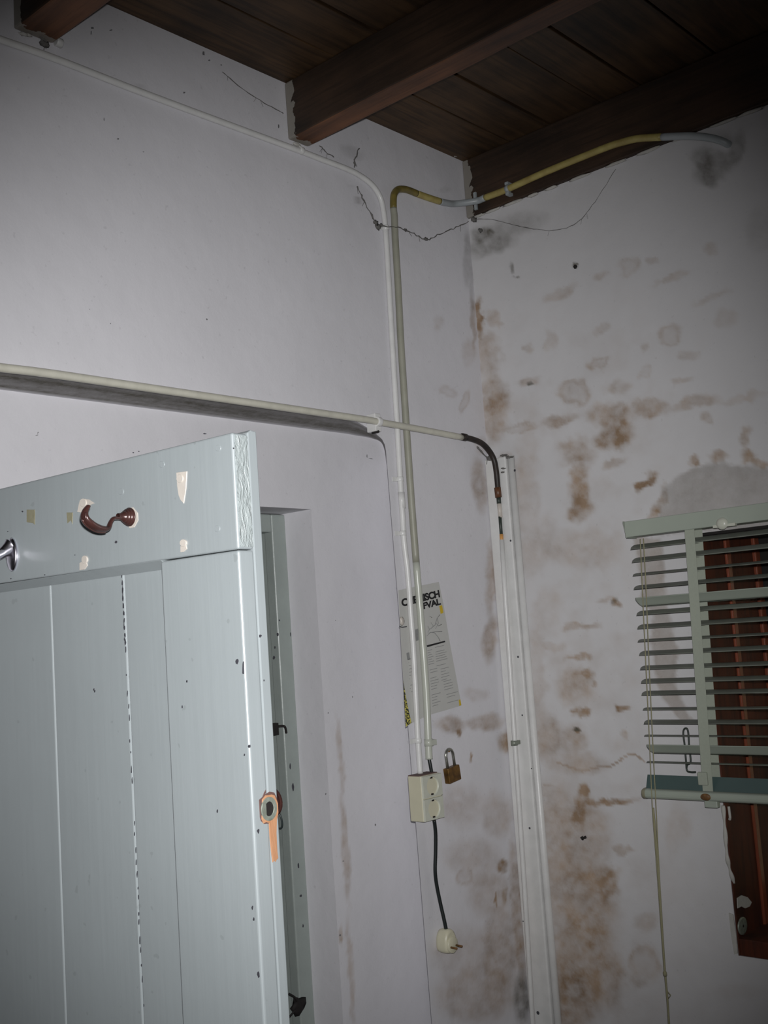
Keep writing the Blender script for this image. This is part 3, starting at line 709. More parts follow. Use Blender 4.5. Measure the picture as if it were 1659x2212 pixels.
m = MB(); p = dpt(31, 1179); m.lathe((-.0052, p.y-cb_.y, p.z-cb_.z), (-1, 0, 0), [(0, .0026), (.0012, .0022), (.0016, 0)], 16); m.build('screw', 'steel', ch)

# ------------------------------------------------------------------ pipes and conduits
def clip(m, p, d, r, wdt=.012, up=None):
    """saddle clip: short sleeve round the pipe with a flat screwed lug on the wall (left wall)"""
    d = Vector(d).normalized(); m.tube([p-d*wdt/2, p+d*wdt/2], r*1.22, 18)
# upper white conduit
R1 = .0068; yp = WU-R1-.0015
c1 = [(-70,58),(0,85),(120,127),(300,197),(480,264),(640,323),(700,346),(752,366),(782,382),(806,402),(822,428),(829,460),(834,510),(840,610),(848,751),(859,936),(866,1060),(870,1121),(872,1160),(875,1190),(881,1240),(888,1336),(893,1400),(899,1520),(903,1600),(908,1672)]
P1 = [at_y(x, y_, yp) for x, y_ in c1]
w1 = empty('conduit_pipe', P1[0], 'thin white pipe along the top of the left wall, bending down to the socket box', 'pipe')
m = rel(w1); m.tube(smooth(P1, 6), R1, 16); m.build('tube', 'pipe', w1)
for i_, (x, y_, x2, y2) in enumerate(((127,92,145,100),(650,325,660,330),(833,492,834,502),(864,1035,865,1046),(870,1152,871,1166),(903,1600,904,1612))):
    a = at_y(x, y_, yp); b = at_y(x2, y2, yp); d = (b-a).normalized(); q = rel(w1); L = .011 if i_ > 1 else .013
    q.tube([a-d*L/2, a-d*(L/2-.001), a+d*(L/2-.001), a+d*L/2], [R1*1.12, R1*1.25, R1*1.25, R1*1.12], 18)
    lug = Vector((0, 0, 1)) if abs(d.z) < .6 else Vector((-1, 0, 0))
    c_ = a+lug*(R1+.006); c_.y = WU-.0015
    ax = d*(L/2); lv = lug*.008
    q.prism([c_-ax-lv, c_+ax-lv, c_+ax+lv, c_-ax+lv], (0, -.0018, 0))
    q.build('pipe_clip', 'pipe', w1)
q = rel(w1); a = at_y(866.5, 1063, yp); b = at_y(869.5, 1098, yp); q.tube([a, b], R1*1.16, 18); q.build('pipe_coupling', 'pipe', w1)

# yellowed conduit: rises beside it, turns across the beam and into the right wall
R2 = .0086; y2p = WU-R2-.001; x2p = XR-R2-.016
def L2(x, y_): return at_y(x, y_, y2p)
def X2(x, y_, o=0): return at_x(x, y_, x2p+o)
vert = [L2(927,1640), L2(925,1600), L2(921,1500), L2(909,1336), L2(899,1215), L2(890,1100), L2(883,1000), L2(875,880), L2(866,740), L2(860,620), L2(854,520), L2(852,470)]
bend = [L2(850,450), L2(850,428), L2(853,416), L2(861,409), L2(875,409), L2(888,413)]
hor = [L2(900,418), L2(925,427), L2(950,435)]
corner = [L2(965,438.5), L2(985,440), ]
cw = [X2(1030,434), X2(1048,427)]
yel = [X2(1095,409), X2(1180,371), X2(1300,322), X2(1345,307), X2(1380,299), X2(1430,296)]
end = [X2(1470,294), X2(1500,294, .002), X2(1535,298, .008), X2(1560,305, .016), X2(1574,312, .026), X2(1590,320, .05)]
allp = vert+bend+hor+corner+cw+yel+end
S2 = smooth(allp, 6)
w2 = empty('conduit_pipe', vert[0], 'yellowed plastic conduit beside the white pipe, crossing the corner beam into the right wall', 'pipe')
def seg2(a, b, name, mat):
    q = rel(w2); q.tube(S2[a*6:b*6+1], R2, 18); q.build(name, mat, w2)
nv = len(vert); nb = nv+len(bend); nh = nb+len(hor); nc = nh+len(corner); nw = nc+len(cw); ny = nw+len(yel)
seg2(0, 4, 'lower_tube', 'pipe_pale'); seg2(4, nv, 'vertical_tube', 'pipe_beige'); seg2(nv, nb, 'upper_bend', 'pipe_olive'); seg2(nb, nh-1, 'short_tube', 'pipe_yellow')
seg2(nh-1, nw-1, 'corner_bend', 'pipe_grey'); seg2(nw-1, ny-1, 'beam_tube', 'pipe_yellow'); seg2(ny-1, len(allp)-1, 'end_bend', 'pipe_grey')
q = rel(w2); a = X2(1097, 408); 
q.box((XR-.030, a.y-.005, a.z-.017), (XR-.0105, a.y+.005, a.z-.010)); q.box((XR-.030, a.y-.005, a.z+.010), (XR-.0105, a.y+.005, a.z+.017)); q.tube([a+Vector((0, .005, 0)), a-Vector((0, .005, 0))], R2*1.15, 16); q.build('pipe_clip', 'pipe_grey', w2)
q = rel(w2); a = X2(1022, 437); q.box((XR-.016, a.y-.004, a.z-.018), (XR-.0105, a.y+.004, a.z+.030)); q.build('pipe_clip', 'pipe_grey', w2)
q = rel(w2); a = L2(926, 1604); q.tube([a+Vector((0, 0, .008)), a-Vector((0, 0, .008))], R2*1.25, 18); q.box((a.x-.006, a.y-.013, a.z-.006), (a.x+.014, a.y+.008, a.z+.006)); q.build('pipe_clip', 'pipe_pale', w2)
# black flex out of the yellowed conduit, through the socket box, down to the plug
f1 = [at_y(926, 1636, y2p), at_y(930, 1655, y2p-.004), at_y(934, 1680, y2p-.012)]
# lower horizontal conduit with the tarred bend
R3 = .0078; y3p = WU-.0285
c3 = [(-80,781),(0,794),(100,806),(300,835),(500,864),(700,893),(795,907),(815,911),(900,926),(1000,945)]
P3 = [at_y(x, y_, y3p) for x, y_ in c3]
w3 = empty('conduit_pipe', P3[0], 'long white pipe above the doorway recess with a dark brown bend near the corner', 'pipe')
m = rel(w3); m.tube(smooth(P3, 5), R3, 16); m.build('tube', 'pipe_cream', w3)
y3b = WU-.040
bpx = [(994,943),(1018,948),(1040,957),(1056,973),(1067,993),(1072,1018),(1075,1048),(1076,1066)]
PB = [at_y(x, y_, y3p+(y3b-y3p)*min(1, k/5)) for k, (x, y_) in enumerate(bpx)]
m = rel(w3); m.tube(smooth(PB, 6), R3*.93, 16); m.build('tarred_bend', 'black_pipe', w3)
def vseg(a, b, r, name, mat, lab=None):
    q = rel(w3); A_ = at_y(a[0], a[1], y3b); B_ = at_y(b[0], b[1], y3b); q.tube([A_, A_.lerp(B_, .5), B_], r, 16); o = q.build(name, mat, w3)
    if lab: tag(o, label=lab)
q = rel(w3); a = at_y(998, 943.5, y3p-.0); b = at_y(1006, 945, y3p); q.tube([a, b], R3*1.2, 16); q.build('sleeve', 'black_pipe', w3)
vseg((1074.5,1053), (1077,1075), R3*1.12, 'fitting', 'brown_fit', 'brown threaded fitting')
vseg((1077,1075), (1078,1088), R3*.75, 'neck', 'teal_dark')
vseg((1078,1086), (1081,1118), R3*.72, 'pipe_stub', 'pad'); vseg((1080,1116), (1083,1157), R3*.55, 'pipe_stub', 'teal_dark', 'dark green stained stub')
vseg((1083,1154), (1084,1174), R3*.62, 'pipe_stub', 'orange', 'orange stained stub')
q = rel(w3); r3v = .0062
q.tube([at_y(x, y_, y3b) for x, y_ in ((1084,1166),(1091,1280),(1099,1400),(1112,1600),(1119,1700),(1134,1930),(1151,2212),(1160,2360))], r3v, 16); q.build('lower_tube', 'pipe', w3)
q = rel(w3); a = at_y(1111, 1605, y3b); q.tube([a+Vector((0, 0, .006)), a-Vector((0, 0, .006))], r3v*1.4, 16); q.box((a.x, a.y-.004, a.z-.005), (XR-.02, a.y+.004, a.z+.005)); q.build('pipe_clip', 'zinc', w3)
q = rel(w3); a = at_y(817, 911, y3p); d = (P3[8]-P3[6]).normalized()
q.tube([a-d*.007, a+d*.007], R3*1.45, 18); q.box((a.x-.010, a.y, a.z-.022), (a.x+.010, WU-.0003, a.z+.020)); q.build('pipe_clip', 'pipe', w3, bevel=.002)
q = rel(w3); b = at_y(818, 932, WU-.03); q.tube([b, b+Vector((0, .02, 0))], .003, 8); q.build('screw', 'dark', w3); q = rel(w3); b = at_y(806, 904, WU-.03); q.tube([b, b+Vector((0, .01, 0))], .0028, 8); q.build('screw', 'dark', w3)

# corner casing on the right wall
ztr = at_x(1090, 985, XR-.02).z
ya = at_x(1150, 1700, XR-.018).y; yb = at_x(1166, 1700, XR-.010).y; yc = at_x(1156, 1700, XR-.006).y
tr = empty('trim_2', (XR, WU, 0), kind='structure')
m = rel(tr); m.box((XR-.018, ya, 0.02), (XR-.0001, WU-.001, ztr)); m.build('casing_board', 'pipe', tr, bevel=.004, seg=3)
m = rel(tr); m.tube([(XR-.004, (yb+yc)/2, .02), (XR-.004, (yb+yc)/2, ztr+.0)], (yc-yb)/2+.001, 14); m.build('casing_bead', 'pipe', tr)
m = rel(tr); m.box((XR-.006, yb+.002, .02), (XR-.0001, ya, ztr)); m.build('casing_fillet', 'pipe', tr)
m = rel(tr)
for (x, y_, r_) in ((1103,1168,2.5),(1119,1419,2.5),(1144,1789,2.6),(1148,1660,1.5),(1130,1990,1.6),(1162,2188,4),(1112,1016,3),(1128,1545,2.0)):
    p = at_x(x, y_, XR-.0188); m.lathe(p, (-1, 0, 0), [(0, r_/900.), (.0006, r_/900.*.7), (.0008, 0)], 10)
tag(m.build('paint_chips', 'chip', tr), kind='stuff')
m = rel(tr)
for k, (x, y_, r_) in enumerate(((1085,984,.004),(1092,983,.0035),(1100,988,.005),(1106,987,.003),(1087,1012,.004),(1086,1020,.003),(1095,985,.003))):
    m.blob(at_x(x, y_, XR-.020), r_, (1, 1.6, .6), .5, 40+k)
tag(m.build('dirt_crust', 'cob', tr), kind='stuff')

# ------------------------------------------------------------------ socket box, flex and plug
bd = .045; fy = WU-bd
xa = at_y(915, 1720, fy).x; xb = at_y(958, 1720, fy).x; zt = at_y(930, 1674, fy).z; zb_ = at_y(935, 1773, fy).z
xa = min(xa, 1e9)
bxo = empty('socket_box', (xa, WU, zb_), 'ivory double wall socket box at the lower end of the white pipe', 'electrical socket')
q = rel(bxo); q.box((xa, fy+.004, zb_), (xb, WU-.0005, zt)); q.build('housing', 'bakelite', bxo, bevel=.003, seg=3)
hh = (zt-zb_)/2
for k in (0, 1):
    z0 = zb_+hh*k; z1 = z0+hh; xc = (xa+xb)/2; zc_ = (z0+z1)/2; r_ = min((xb-xa)/2, hh/2)*.84
    q = rel(bxo); n = 32; i0 = len(q.v); yf = fy
    sq = []
    for j in range(n):
        a = 2*math.pi*j/n+math.pi/4; c_, s_ = math.cos(a), math.sin(a); mx = max(abs(c_), abs(s_))
        sq.append((xc+c_/mx*((xb-xa)/2-.0006), zc_+s_/mx*(hh/2-.0008)))
    rings = [[(x, fy+.0042, z) for x, z in sq], [(x+(xc-x)*.03, fy, z+(zc_-z)*.03) for x, z in sq]]
    for rr_, yy in ((r_, fy), (r_*.96, fy+.001), (r_*.92, fy+.014)):
        rings.append([(xc+math.cos(2*math.pi*j/n+math.pi/4)*rr_, yy, zc_+math.sin(2*math.pi*j/n+math.pi/4)*rr_) for j in range(n)])
    for R_ in rings: q.v += [Vector(p) for p in R_]
    for a in range(len(rings)-1):
        for j in range(n):
            j2 = (j+1) % n; q.f.append((i0+a*n+j, i0+a*n+j2, i0+(a+1)*n+j2, i0+(a+1)*n+j)); q.sm.append(a >= 2)
    q.f.append(tuple(i0+(len(rings)-1)*n+j for j in range(n))); q.sm.append(False)
    so = q.build('socket_outlet', 'socket_white', bxo)
    for sx_ in (-.0095, .0095):
        q = rel(bxo); q.lathe((xc+sx_*.7, fy+.0138, zc_), (0, -1, 0), [(0, .0028), (.0003, .0028), (.0004, 0)], 14); q.build('pin_hole', 'dark', so)
    for e0, e1 in ((.78, .93), (-.93, -.78)):
        q = rel(bxo); q.box((xc-.0035, fy+.002, zc_+r_*e0), (xc+.0035, fy+.013, zc_+r_*e1)); q.build('earth_contact', 'dark', so)
q = rel(bxo); q.box((xa+.002, fy+.012, zt-.001), (xb-.002, WU-.001, zt+.0015)); q.build('cable_entry', 'oldwood', bxo)
# flex
cord = empty('power_cord', at_y(938, 1775, WU-.02), 'black flex hanging from the socket box with an ivory plug on its end', 'cable')
q = rel(cord)
fx = [at_y(938,1772,WU-.025), at_y(941,1800,WU-.022), at_y(941,1840,WU-.018), at_y(940,1880,WU-.014), at_y(943,1910,WU-.012), at_y(951,1950,WU-.014), at_y(959,1985,WU-.018), at_y(964,2009,WU-.020)]
q.tube(smooth(fx, 6), .0042, 14); q.build('flex', 'cable', cord)
q = rel(cord); q.tube(smooth(f1, 5), .0042, 12); q.build('upper_flex', 'cable', cord)
# plug: back to the wall, pins towards the room
pc = at_y(977, 2040, WU-.034)      # centre of the pin face
q = rel(cord); n = 28
def plug_outline(s=1.0):
    out = []
    for k in range(n):
        a = 2*math.pi*k/n; x = math.cos(a); z = math.sin(a)
        wx = .0205*(1-.22*max(0, z)**1.5); hz = .0200 if z < 0 else .033
        ex = .72
        out.append((math.copysign(abs(x)**ex, x)*wx*s, math.copysign(abs(z)**ex, z)*hz*s))
    return out
lv = [(-.0005, .80), (-.003, .93), (-.010, 1.0), (-.026, 1.0), (-.031, .93), (-.033, .78)]
i0 = len(q.v)
for (yy, s_) in lv:
    for x, z in plug_outline(s_): q.v.append(Vector((pc.x+x, WU+yy, pc.z+z)))
for a in range(len(lv)-1):
    for j in range(n):
        j2 = (j+1) % n; q.f.append((i0+a*n+j, i0+a*n+j2, i0+(a+1)*n+j2, i0+(a+1)*n+j)); q.sm.append(True)
q.f.append(tuple(i0+j for j in reversed(range(n)))); q.f.append(tuple(i0+(len(lv)-1)*n+j for j in range(n))); q.sm += [False]*2
pl = q.build('plug_body', 'bakelite', cord)
q = rel(cord); q.lathe((pc.x, WU-.033, pc.z-.001), (0, -1, 0), [(-.004, .0178), (.0035, .0178), (.0045, .0165), (.0045, 0)], 32); q.build('plug_face', 'bakelite', pl)
for sx_ in (-.0095, .0095):
    q = rel(cord); q.tube([(pc.x+sx_, WU-.036, pc.z-.004), (pc.x+sx_, WU-.0545, pc.z-.004), (pc.x+sx_, WU-.0555, pc.z-.004)], [.0024, .0024, .0014], 12); q.build('pin', 'rust', pl)

# ------------------------------------------------------------------ padlock
pw = at_y(977, 1672, WU-.010)
pk = empty('padlock', (pw.x, WU, pw.z), 'small brass padlock with a long steel shackle, hanging right of the socket box', 'padlock')
pk.rotation_euler = (0, math.radians(-7), 0)
bw_, bh_, bt_ = .0225, .0178, .008
q = MB(); i0 = 0
q.box((-bw_, -.018, -bh_), (bw_, -.002, bh_)); q.build('lock_body', 'brass', pk, bevel=.0022, seg=3)
q = MB(); r_ = .0135; sh = [(-r_, -.010, bh_-.002), (-r_, -.010, bh_+.016), (-r_, -.010, bh_+.026)]
for k in range(1, 12): a = math.pi-math.pi*k/12; sh.append((math.cos(a)*r_, -.010, bh_+.026+math.sin(a)*.0150))
sh += [(r_, -.010, bh_+.026), (r_, -.010, bh_+.016), (r_, -.010, bh_-.002)]
q.tube(sh, .0036, 14); q.build('shackle', 'steel', pk)
q = MB(); q.tube([(0, -.0125, bh_+.036), (0, .0005, bh_+.035)], .0015, 8); q.build('nail', 'rust', pk)

# ------------------------------------------------------------------ notice sheet
YP = WU-.0012
def PP(x, y_, o=0): return at_y(x, y_, YP-o)
xe = lambda z: xedge(z)
po = [PP(860.5,1275), PP(948,1257), PP(958,1305), PP(972,1390), PP(987,1470), PP(997,1524), PP(960,1535), PP(925,1545), PP(890,1562), PP(876.5,1571), PP(873,1500), PP(868,1420), PP(864,1340)]
no = empty('notice_sheet', PP(925,1400), 'grey paper notice headed CHEMISCH AFVAL, pinned behind the pipes', 'poster')
q = rel(no); q.prism(po, (0, .0006, 0)); q.build('paper', 'paper', no)
def flat(name, mat, polys, o=.0004):
    q = rel(no)
    for poly in polys: q.prism([PP(x, y_, o) for x, y_ in poly], (0, .0002, 0))
    return q.build(name, mat, no)
flat('yellow_mark', 'yellow', [[(949,1309),(955,1307),(958,1324),(952,1326)]])
flat('yellow_mark', 'yellow', [[(991,1512),(994.5,1511),(996.6,1523),(992.5,1525)]])
flat('patterned_edge', 'yellowblack', [[(871.3,1470),(876,1500),(881,1527),(889,1561),(877,1570),(874,1525)]])
flat('black_bar', 'ink', [[(922,1394),(961,1384),(962,1387),(923,1398)]])
lines = []; rnd = random.Random(11)
for cx0, cx1, y0, y1, st_ in ((923,937,1405,1440,5),(940,965,1398,1440,5),(924,946,1447,1530,6),(948,968,1445,1470,6),(952,975,1472,1496,6),(956,985,1500,1522,6),(880,888,1410,1500,7)):
    y_ = y0
    while y_ < y1:
        dx_ = (y_-1400)*.14; e_ = cx1-rnd.uniform(0, 8); sl = -.24
        if rnd.random() < .82: lines.append([(cx0+dx_*.6, y_), (e_+dx_*.4, y_+sl*(e_-cx0)), (e_+dx_*.4, y_+sl*(e_-cx0)+1.1), (cx0+dx_*.6, y_+1.1)])
        y_ += st_
tag(flat('print_lines', 'greyink', lines), kind='stuff')
q = rel(no)
for st_ in ([(926,1361),(940,1350),(944,1336),(950,1328)], [(922,1374),(930,1366),(939,1367),(947,1377),(951,1385)], [(941,1345),(947,1352),(954,1349)], [(928,1331),(933,1334)], [(924,1352),(928,1360),(924,1366)], [(945,1336),(947,1346),(941,1358)], [(926,1367.5),(942,1364),(955,1364)], [(931,1345),(936,1352),(932,1358)]):
    q.tube([PP(x, y_, .0006) for x, y_ in st_], .0007, 6)
tag(q.build('sketch_lines', 'greyink', no), kind='stuff')
flat('print_block', 'greyink', [[(897,1360),(903,1358),(904,1383),(898,1385)]])
flat('print_block', 'greyink', [[(878,1411),(884,1409),(886,1424),(880,1426)]])
q = rel(no); q.blob(PP(868.5,1342,.002), .008, (.9, .3, 1.25), .25, 5); q.build('pin_putty', 'pad', no)
flat('pin_shadow_mark', 'chip', [[(862,1352),(869,1354),(879,1352.5),(879,1354.5),(869,1356),(863,1354.5)]])
# heading, set in type as on the sheet
def heading(txt, right_px, left_px, h_px):
    cu = bpy.data.curves.new(txt, 'FONT'); cu.body = txt; cu.size = 1.0; cu.offset = 0.045; cu.space_character = 0.93; cu.extrude = 0.002
    to = bpy.data.objects.new('tmp', cu); COL.objects.link(to); bpy.context.view_layer.update()
    dg = bpy.context.evaluated_depsgraph_get(); me = bpy.data.meshes.new_from_object(to.evaluated_get(dg)); bpy.data.objects.remove(to)
    xsv = [v.co.x for v in me.vertices]; ysv = [v.co.y for v in me.vertices]; x0, x1, y0, y1 = min(xsv), max(xsv), min(ysv), max(ysv)
    A_ = PP(*left_px, .0007); B_ = PP(*right_px, .0007); U = B_-A_; Up = (PP(right_px[0]-h_px*.18, right_px[1]-h_px, .0007)-B_)
    for v in me.vertices:
        u = (v.co.x-x0)/(x1-x0); t = (v.co.y-y0)/(y1-y0)
        v.co = A_+U*u+Up*t+Vector((0, -v.co.z*.05, 0))-no.location
    me.materials.clear(); me.materials.append(M['ink']); o = bpy.data.objects.new('heading_text', me); COL.objects.link(o); o.parent = no; return o
heading('CHEMISCH', (951,1290), (869,1311), 16)
heading('AFVAL', (953,1306), (902,1320), 14)

# ------------------------------------------------------------------ cobwebs
def cob(name, pts, r, label, clumps=(), n=6, wig=.002):
    rnd = random.Random(len(pts)*7+int(r*1e5)); sp_ = smooth(pts, n); sp_ = [p+Vector((rnd.uniform(-1, 1), rnd.uniform(-1, 0), rnd.uniform(-1, 1)))*wig for p in sp_]
    rr_ = [r*rnd.uniform(.5, 1.5) for _ in sp_]; e_ = Rel(pts[0]); e_.tube(sp_, rr_, 6)
    for k, (p, s_) in enumerate(clumps): e_.blob(p, s_, (1, .6, .8), .6, k+50)
    for k in range(3):
        i = rnd.randrange(1, len(sp_)-4); e_.tube([sp_[i], sp_[i]+Vector((rnd.uniform(-.01, .01), 0, rnd.uniform(-.02, -.01)))], r*.4, 5)
    o = e_.build(name, 'cob', loc=pts[0]); tag(o, label, 'cobweb'); return o
yw = WU-.012
cob('cobweb', [at_y(770,403,yw), at_y(785,432,yw), at_y(800,462,yw), at_y(814,486,yw)], .0014, 'dusty cobweb strand left of where the upper white pipe bends down', [(at_y(812,480,yw), .006), (at_y(817,491,yw), .007), (at_y(822,486,yw), .005)], wig=.003)
cob('cobweb', [at_y(822,489,WU-.03), at_y(855,490,WU-.034), at_y(888,503,yw), at_y(922,517,yw), at_y(950,505,yw), at_y(985,492,yw), at_y(1012,478,yw-.02)], .0012, 'thick dusty cobweb sagging from the white pipe to the room corner', [(at_y(920,516,yw), .005), (at_y(876,497,yw), .004)], wig=.002)
xw = XR-.012
cob('cobweb', [at_x(1024,474,xw), at_x(1060,474,xw), at_x(1110,486,xw), at_x(1160,496,xw), at_x(1210,496,xw), at_x(1250,478,xw), at_x(1285,435,xw), at_x(1330,365,xw)], .0007, 'long thin cobweb thread sagging across the right wall below the beam', [(at_x(1024,474,xw), .008), (at_x(1038,498,xw), .006)], wig=.001)
cob('cobweb', [at_y(480,155,yw), at_y(520,190,yw), at_y(570,222,yw), at_y(612,245,yw)], .0007, 'thin cobweb thread on the left wall below the boards, left of the middle beam', wig=.001)
cob('cobweb', [at_y(86,80,yw), at_y(100,90,yw), at_y(106,100,yw)], .0018, 'dark cobweb tuft under the beam end at the top left', [(at_y(96,94,yw), .007)], wig=.001)
cob('cobweb', [at_y(775,320,yw), at_y(766,345,yw), at_y(765,362,yw)], .0012, 'short dark cobweb strand above the upper pipe, right of the middle beam', wig=.002)
cob('cobweb', [at_y(690,315,yw), at_y(705,330,yw), at_y(722,338,yw)], .0010, 'small cobweb wisp just right of the middle beam end', wig=.002)
cob('cobweb', [at_y(1030,965,WU-.02), at_y(1048,985,WU-.02), at_y(1060,992,WU-.02), at_y(1068,990,WU-.03)], .0022, 'grey cobweb tuft behind the dark brown pipe bend', [(at_y(1058,990,WU-.02), .008)], wig=.001)
# small marks on the left wall
q = MB()
def mark(x, y_, rx, ry, yy=WU, rot=0):
    pts = [at_y(a, b, yy-.0006) for a, b in ell(x, y_, rx, ry, rot, 8, .35)]; q.prism(pts, (0, .0005, 0))
_m0 = mark
def mark(x, y_, rx, ry, yy=WU, rot=0): _m0(x, y_, max(.7, rx*.6), max(.7, ry*.7), yy, rot)
for c in ((225,258,1.2,5),(447,690,2.5,3),(239,699,1.5,1.5),(194,668,1,1),(200,60,5,3),(197,70,2,6),(240,65,5,2),(440,115,4,7),(452,130,4,2),(478,140,3,2),(398,200,4,3),(602,273,2,7),(255,300,3,2),(310,328,3,1)): mark(*c)
for c in ((793,985,1,6,WL),(802,991,8,1,WL,10),(811,1782,2,3.5,WL),(709,1540,1.5,2,WL),(725,1340,1.2,1.2,WL),(762,1505,1,3,WL),(735,2020,3,3,WL),(704,1715,2,3,WL),(80,940,6,1.2,WL,-20),(82,935,4,1,WL,-60),(742,1860,3,1.5,WL)): mark(*c)
M['mark'] = simple('grey_scuff', (112, 112, 114), .9)
o = q.build('scuff_marks', 'mark', wall_left); tag(o, kind='stuff')
q = MB()
for (x, y_, r_) in ((1243,576,4.5),(1258,1810,4.5),(1264,1809,3.5)):
    p = at_x(x, y_, XR-.002); q.blob(p, r_/900., (.6, 1, 1), .3, int(x))
o = q.build('wall_plug_holes', 'dark', wall_right); tag(o, kind='stuff')

# ------------------------------------------------------------------ window in the right wall
win = empty('window_1', (XR, (WY0+WY1)/2, WZ0), kind='structure')
jf = WY1-.004
rx1 = at_y(1577, 1307, jf).x; rx2 = at_y(1588, 1330, jf).x; rx3 = at_y(1640, 1330, jf).x; rx4 = at_y(1650, 1330, jf).x
print('REVEAL', rx1-XR, rx2-XR, rx3-XR, rx4-XR)
q = rel(win); q.box((XR+.001, jf, WZ0), (rx1, WY1-.0003, WZ1)); q.build('reveal_board', 'frame_wood', win, bevel=.001)
q = rel(win); q.box((rx1, jf-.006, WZ0+.03), (rx2, WY1-.0003, WZ1-.001)); q.build('bead', 'jamb_edge', win, bevel=.003, seg=3)
q = rel(win); q.box((rx2, jf, WZ0), (rx3, WY1-.0003, WZ1)); q.build('outer_board', 'frame_wood', win, bevel=.001)
q = rel(win); q.box((rx3, jf-.008, WZ0+.03), (rx4, WY1-.0003, WZ1-.001)); q.build('bead', 'jamb_edge', win, bevel=.003, seg=3)
q = rel(win); q.box((XR+.001, WY0, WZ1-.006), (XR+WT, WY1, WZ1-.0003)); q.build('head_board', 'dark', win)  # near-black colour stands in for the shadow under the lintel
q = rel(win); q.box((XR+.001, WY0, WZ0+.0003), (XR+WT, WY1-.004, WZ0+.036)); q.build('sill_board', 'frame_wood', win, bevel=.002)
gx = rx4+.004
q = rel(win); q.box((gx, jf-.03, WZ0+.036), (gx+.035, jf, WZ1-.006)); q.box((gx, WY0+.004, WZ1-.05), (gx+.035, jf-.03, WZ1-.006)); q.box((gx, WY0+.004, WZ0+.036), (gx+.035, WY0+.04, WZ1-.05)); q.box((gx, WY0+.04, WZ0+.036), (gx+.035, jf-.03, WZ0+.08)); q.build('sash', 'dark', win, bevel=.002)
q = rel(win); q.box((gx+.012, WY0+.035, WZ0+.07), (gx+.016, jf-.025, WZ1-.045)); q.build('glass', 'glass', win)
# old plaster clinging to the edge of the opening
q = rel(win)
ed = [at_y(x, y_, jf-.003) for x, y_ in ((1562,1740),(1566,1790),(1570,1845),(1577,1880),(1586,1908))]
q.tube(smooth(ed, 6), [.004+.0015*math.sin(k) for k in range(25)], 8, flat=(.7, 1))
q.tube(smooth([at_y(x, y_, jf-.004) for x, y_ in ((1574,1742),(1577,1765),(1576,1770))], 4), .003, 8)
q.build('plaster_ridge', 'plaster', win)
q = rel(win)
q.prism([at_x(x, y_, XR-.0035) for x, y_ in ((1574,1972),(1583,1976),(1590,2020),(1593,2060),(1586,2062),(1579,2020))], (.003, 0, 0)); q.build('plaster_patch', 'plaster', win); q = rel(win)
q.prism([at_y(x, y_, jf-.002) for x, y_ in ((1593,1940),(1602,1934),(1615,1938),(1624,1949),(1620,1958),(1610,1962),(1602,1958),(1594,1962))], (0, .0015, 0)); q.build('plaster_patch', 'plaster', win)
q = rel(win); a = at_y(1603, 2000, jf-.001); rr0 = abs(at_y(1603, 1981, jf).z-at_y(1603, 2021, jf).z)/2; rw0 = abs(at_y(1593, 2000, jf).x-at_y(1613, 2000, jf).x)/2
q.lathe(a, (0, -1, 0), [(0, rr0), (.002, rr0), (.0026, rr0*.8), (.0028, 0)], 30, sx=1, sy=rw0/rr0); q.build('round_plate', 'zinc', win)
q = rel(win); q.lathe(a+Vector((0, -.003, 0)), (0, -1, 0), [(0, .003), (.0004, .003), (.0005, 0)], 12); q.build('screw_hole', 'dark', win)
# what is outside: a rendered wall across a narrow yard, and a dark hedge in front of it
q = MB(); q.box((XR+2.4, -3.5, 0), (XR+2.5, 2.6, 4.5)); tag(q.build('wall_yard', 'outside'), kind='structure')

# ------------------------------------------------------------------ venetian blind
SX = .030                                  # slat half depth is .0165
xc_ = XR-.052; sd = .0175
by1 = at_x(1349, 1143, XR-.075).y; by0 = .30
zrt = at_x(1347, 1127, XR-.075).z; zrb_ = at_x(1352, 1161, XR-.075).z
bl = empty('venetian_blind', (xc_, by1, zrb_), 'pale green venetian blind half lowered over the window', 'blind')
q = rel(bl); q.box((XR-.075, by0, zrb_), (XR-.030, by1, zrt)); q.build('head_rail', 'blind', bl, bevel=.002, seg=3)
q = rel(bl); q.prism([(XR-.076, by1-.004, zrb_-.002), (XR-.029, by1-.004, zrb_-.002), (XR-.029, by1+.002, zrt+.001), (XR-.076, by1+.002, zrt+.001)], (0, .0012, 0)); q.build('end_cap', 'blind', bl, bevel=.0006)
q = rel(bl); q.box((XR-.030, by1-.04, zrb_+.006), (XR-.0005, by1-.02, zrt-.006)); q.build('bracket', 'blind', bl)
a = at_x(1560, 1131, XR-.076); q = rel(bl); q.lathe(a, (-1, 0, 0), [(0, .013), (.004, .012), (.006, .005), (.0065, 0)], 20); q.box((a.x-.004, a.y-.03, zrb_-.004), (a.x+.006, a.y+.02, zrb_+.002)); q.build('tilt_button', 'socket_white', bl)
slat_l = [(1358,1188),(1361,1216),(1363,1245),(1365,1274),(1368,1300),(1371,1330),(1373,1359),(1374,1387),(1377,1416),(1379,1447),(1381,1476),(1382,1502),(1385,1534),(1387,1564),(1388,1590),(1392,1618),(1393,1647)]
rnd = random.Random(2)
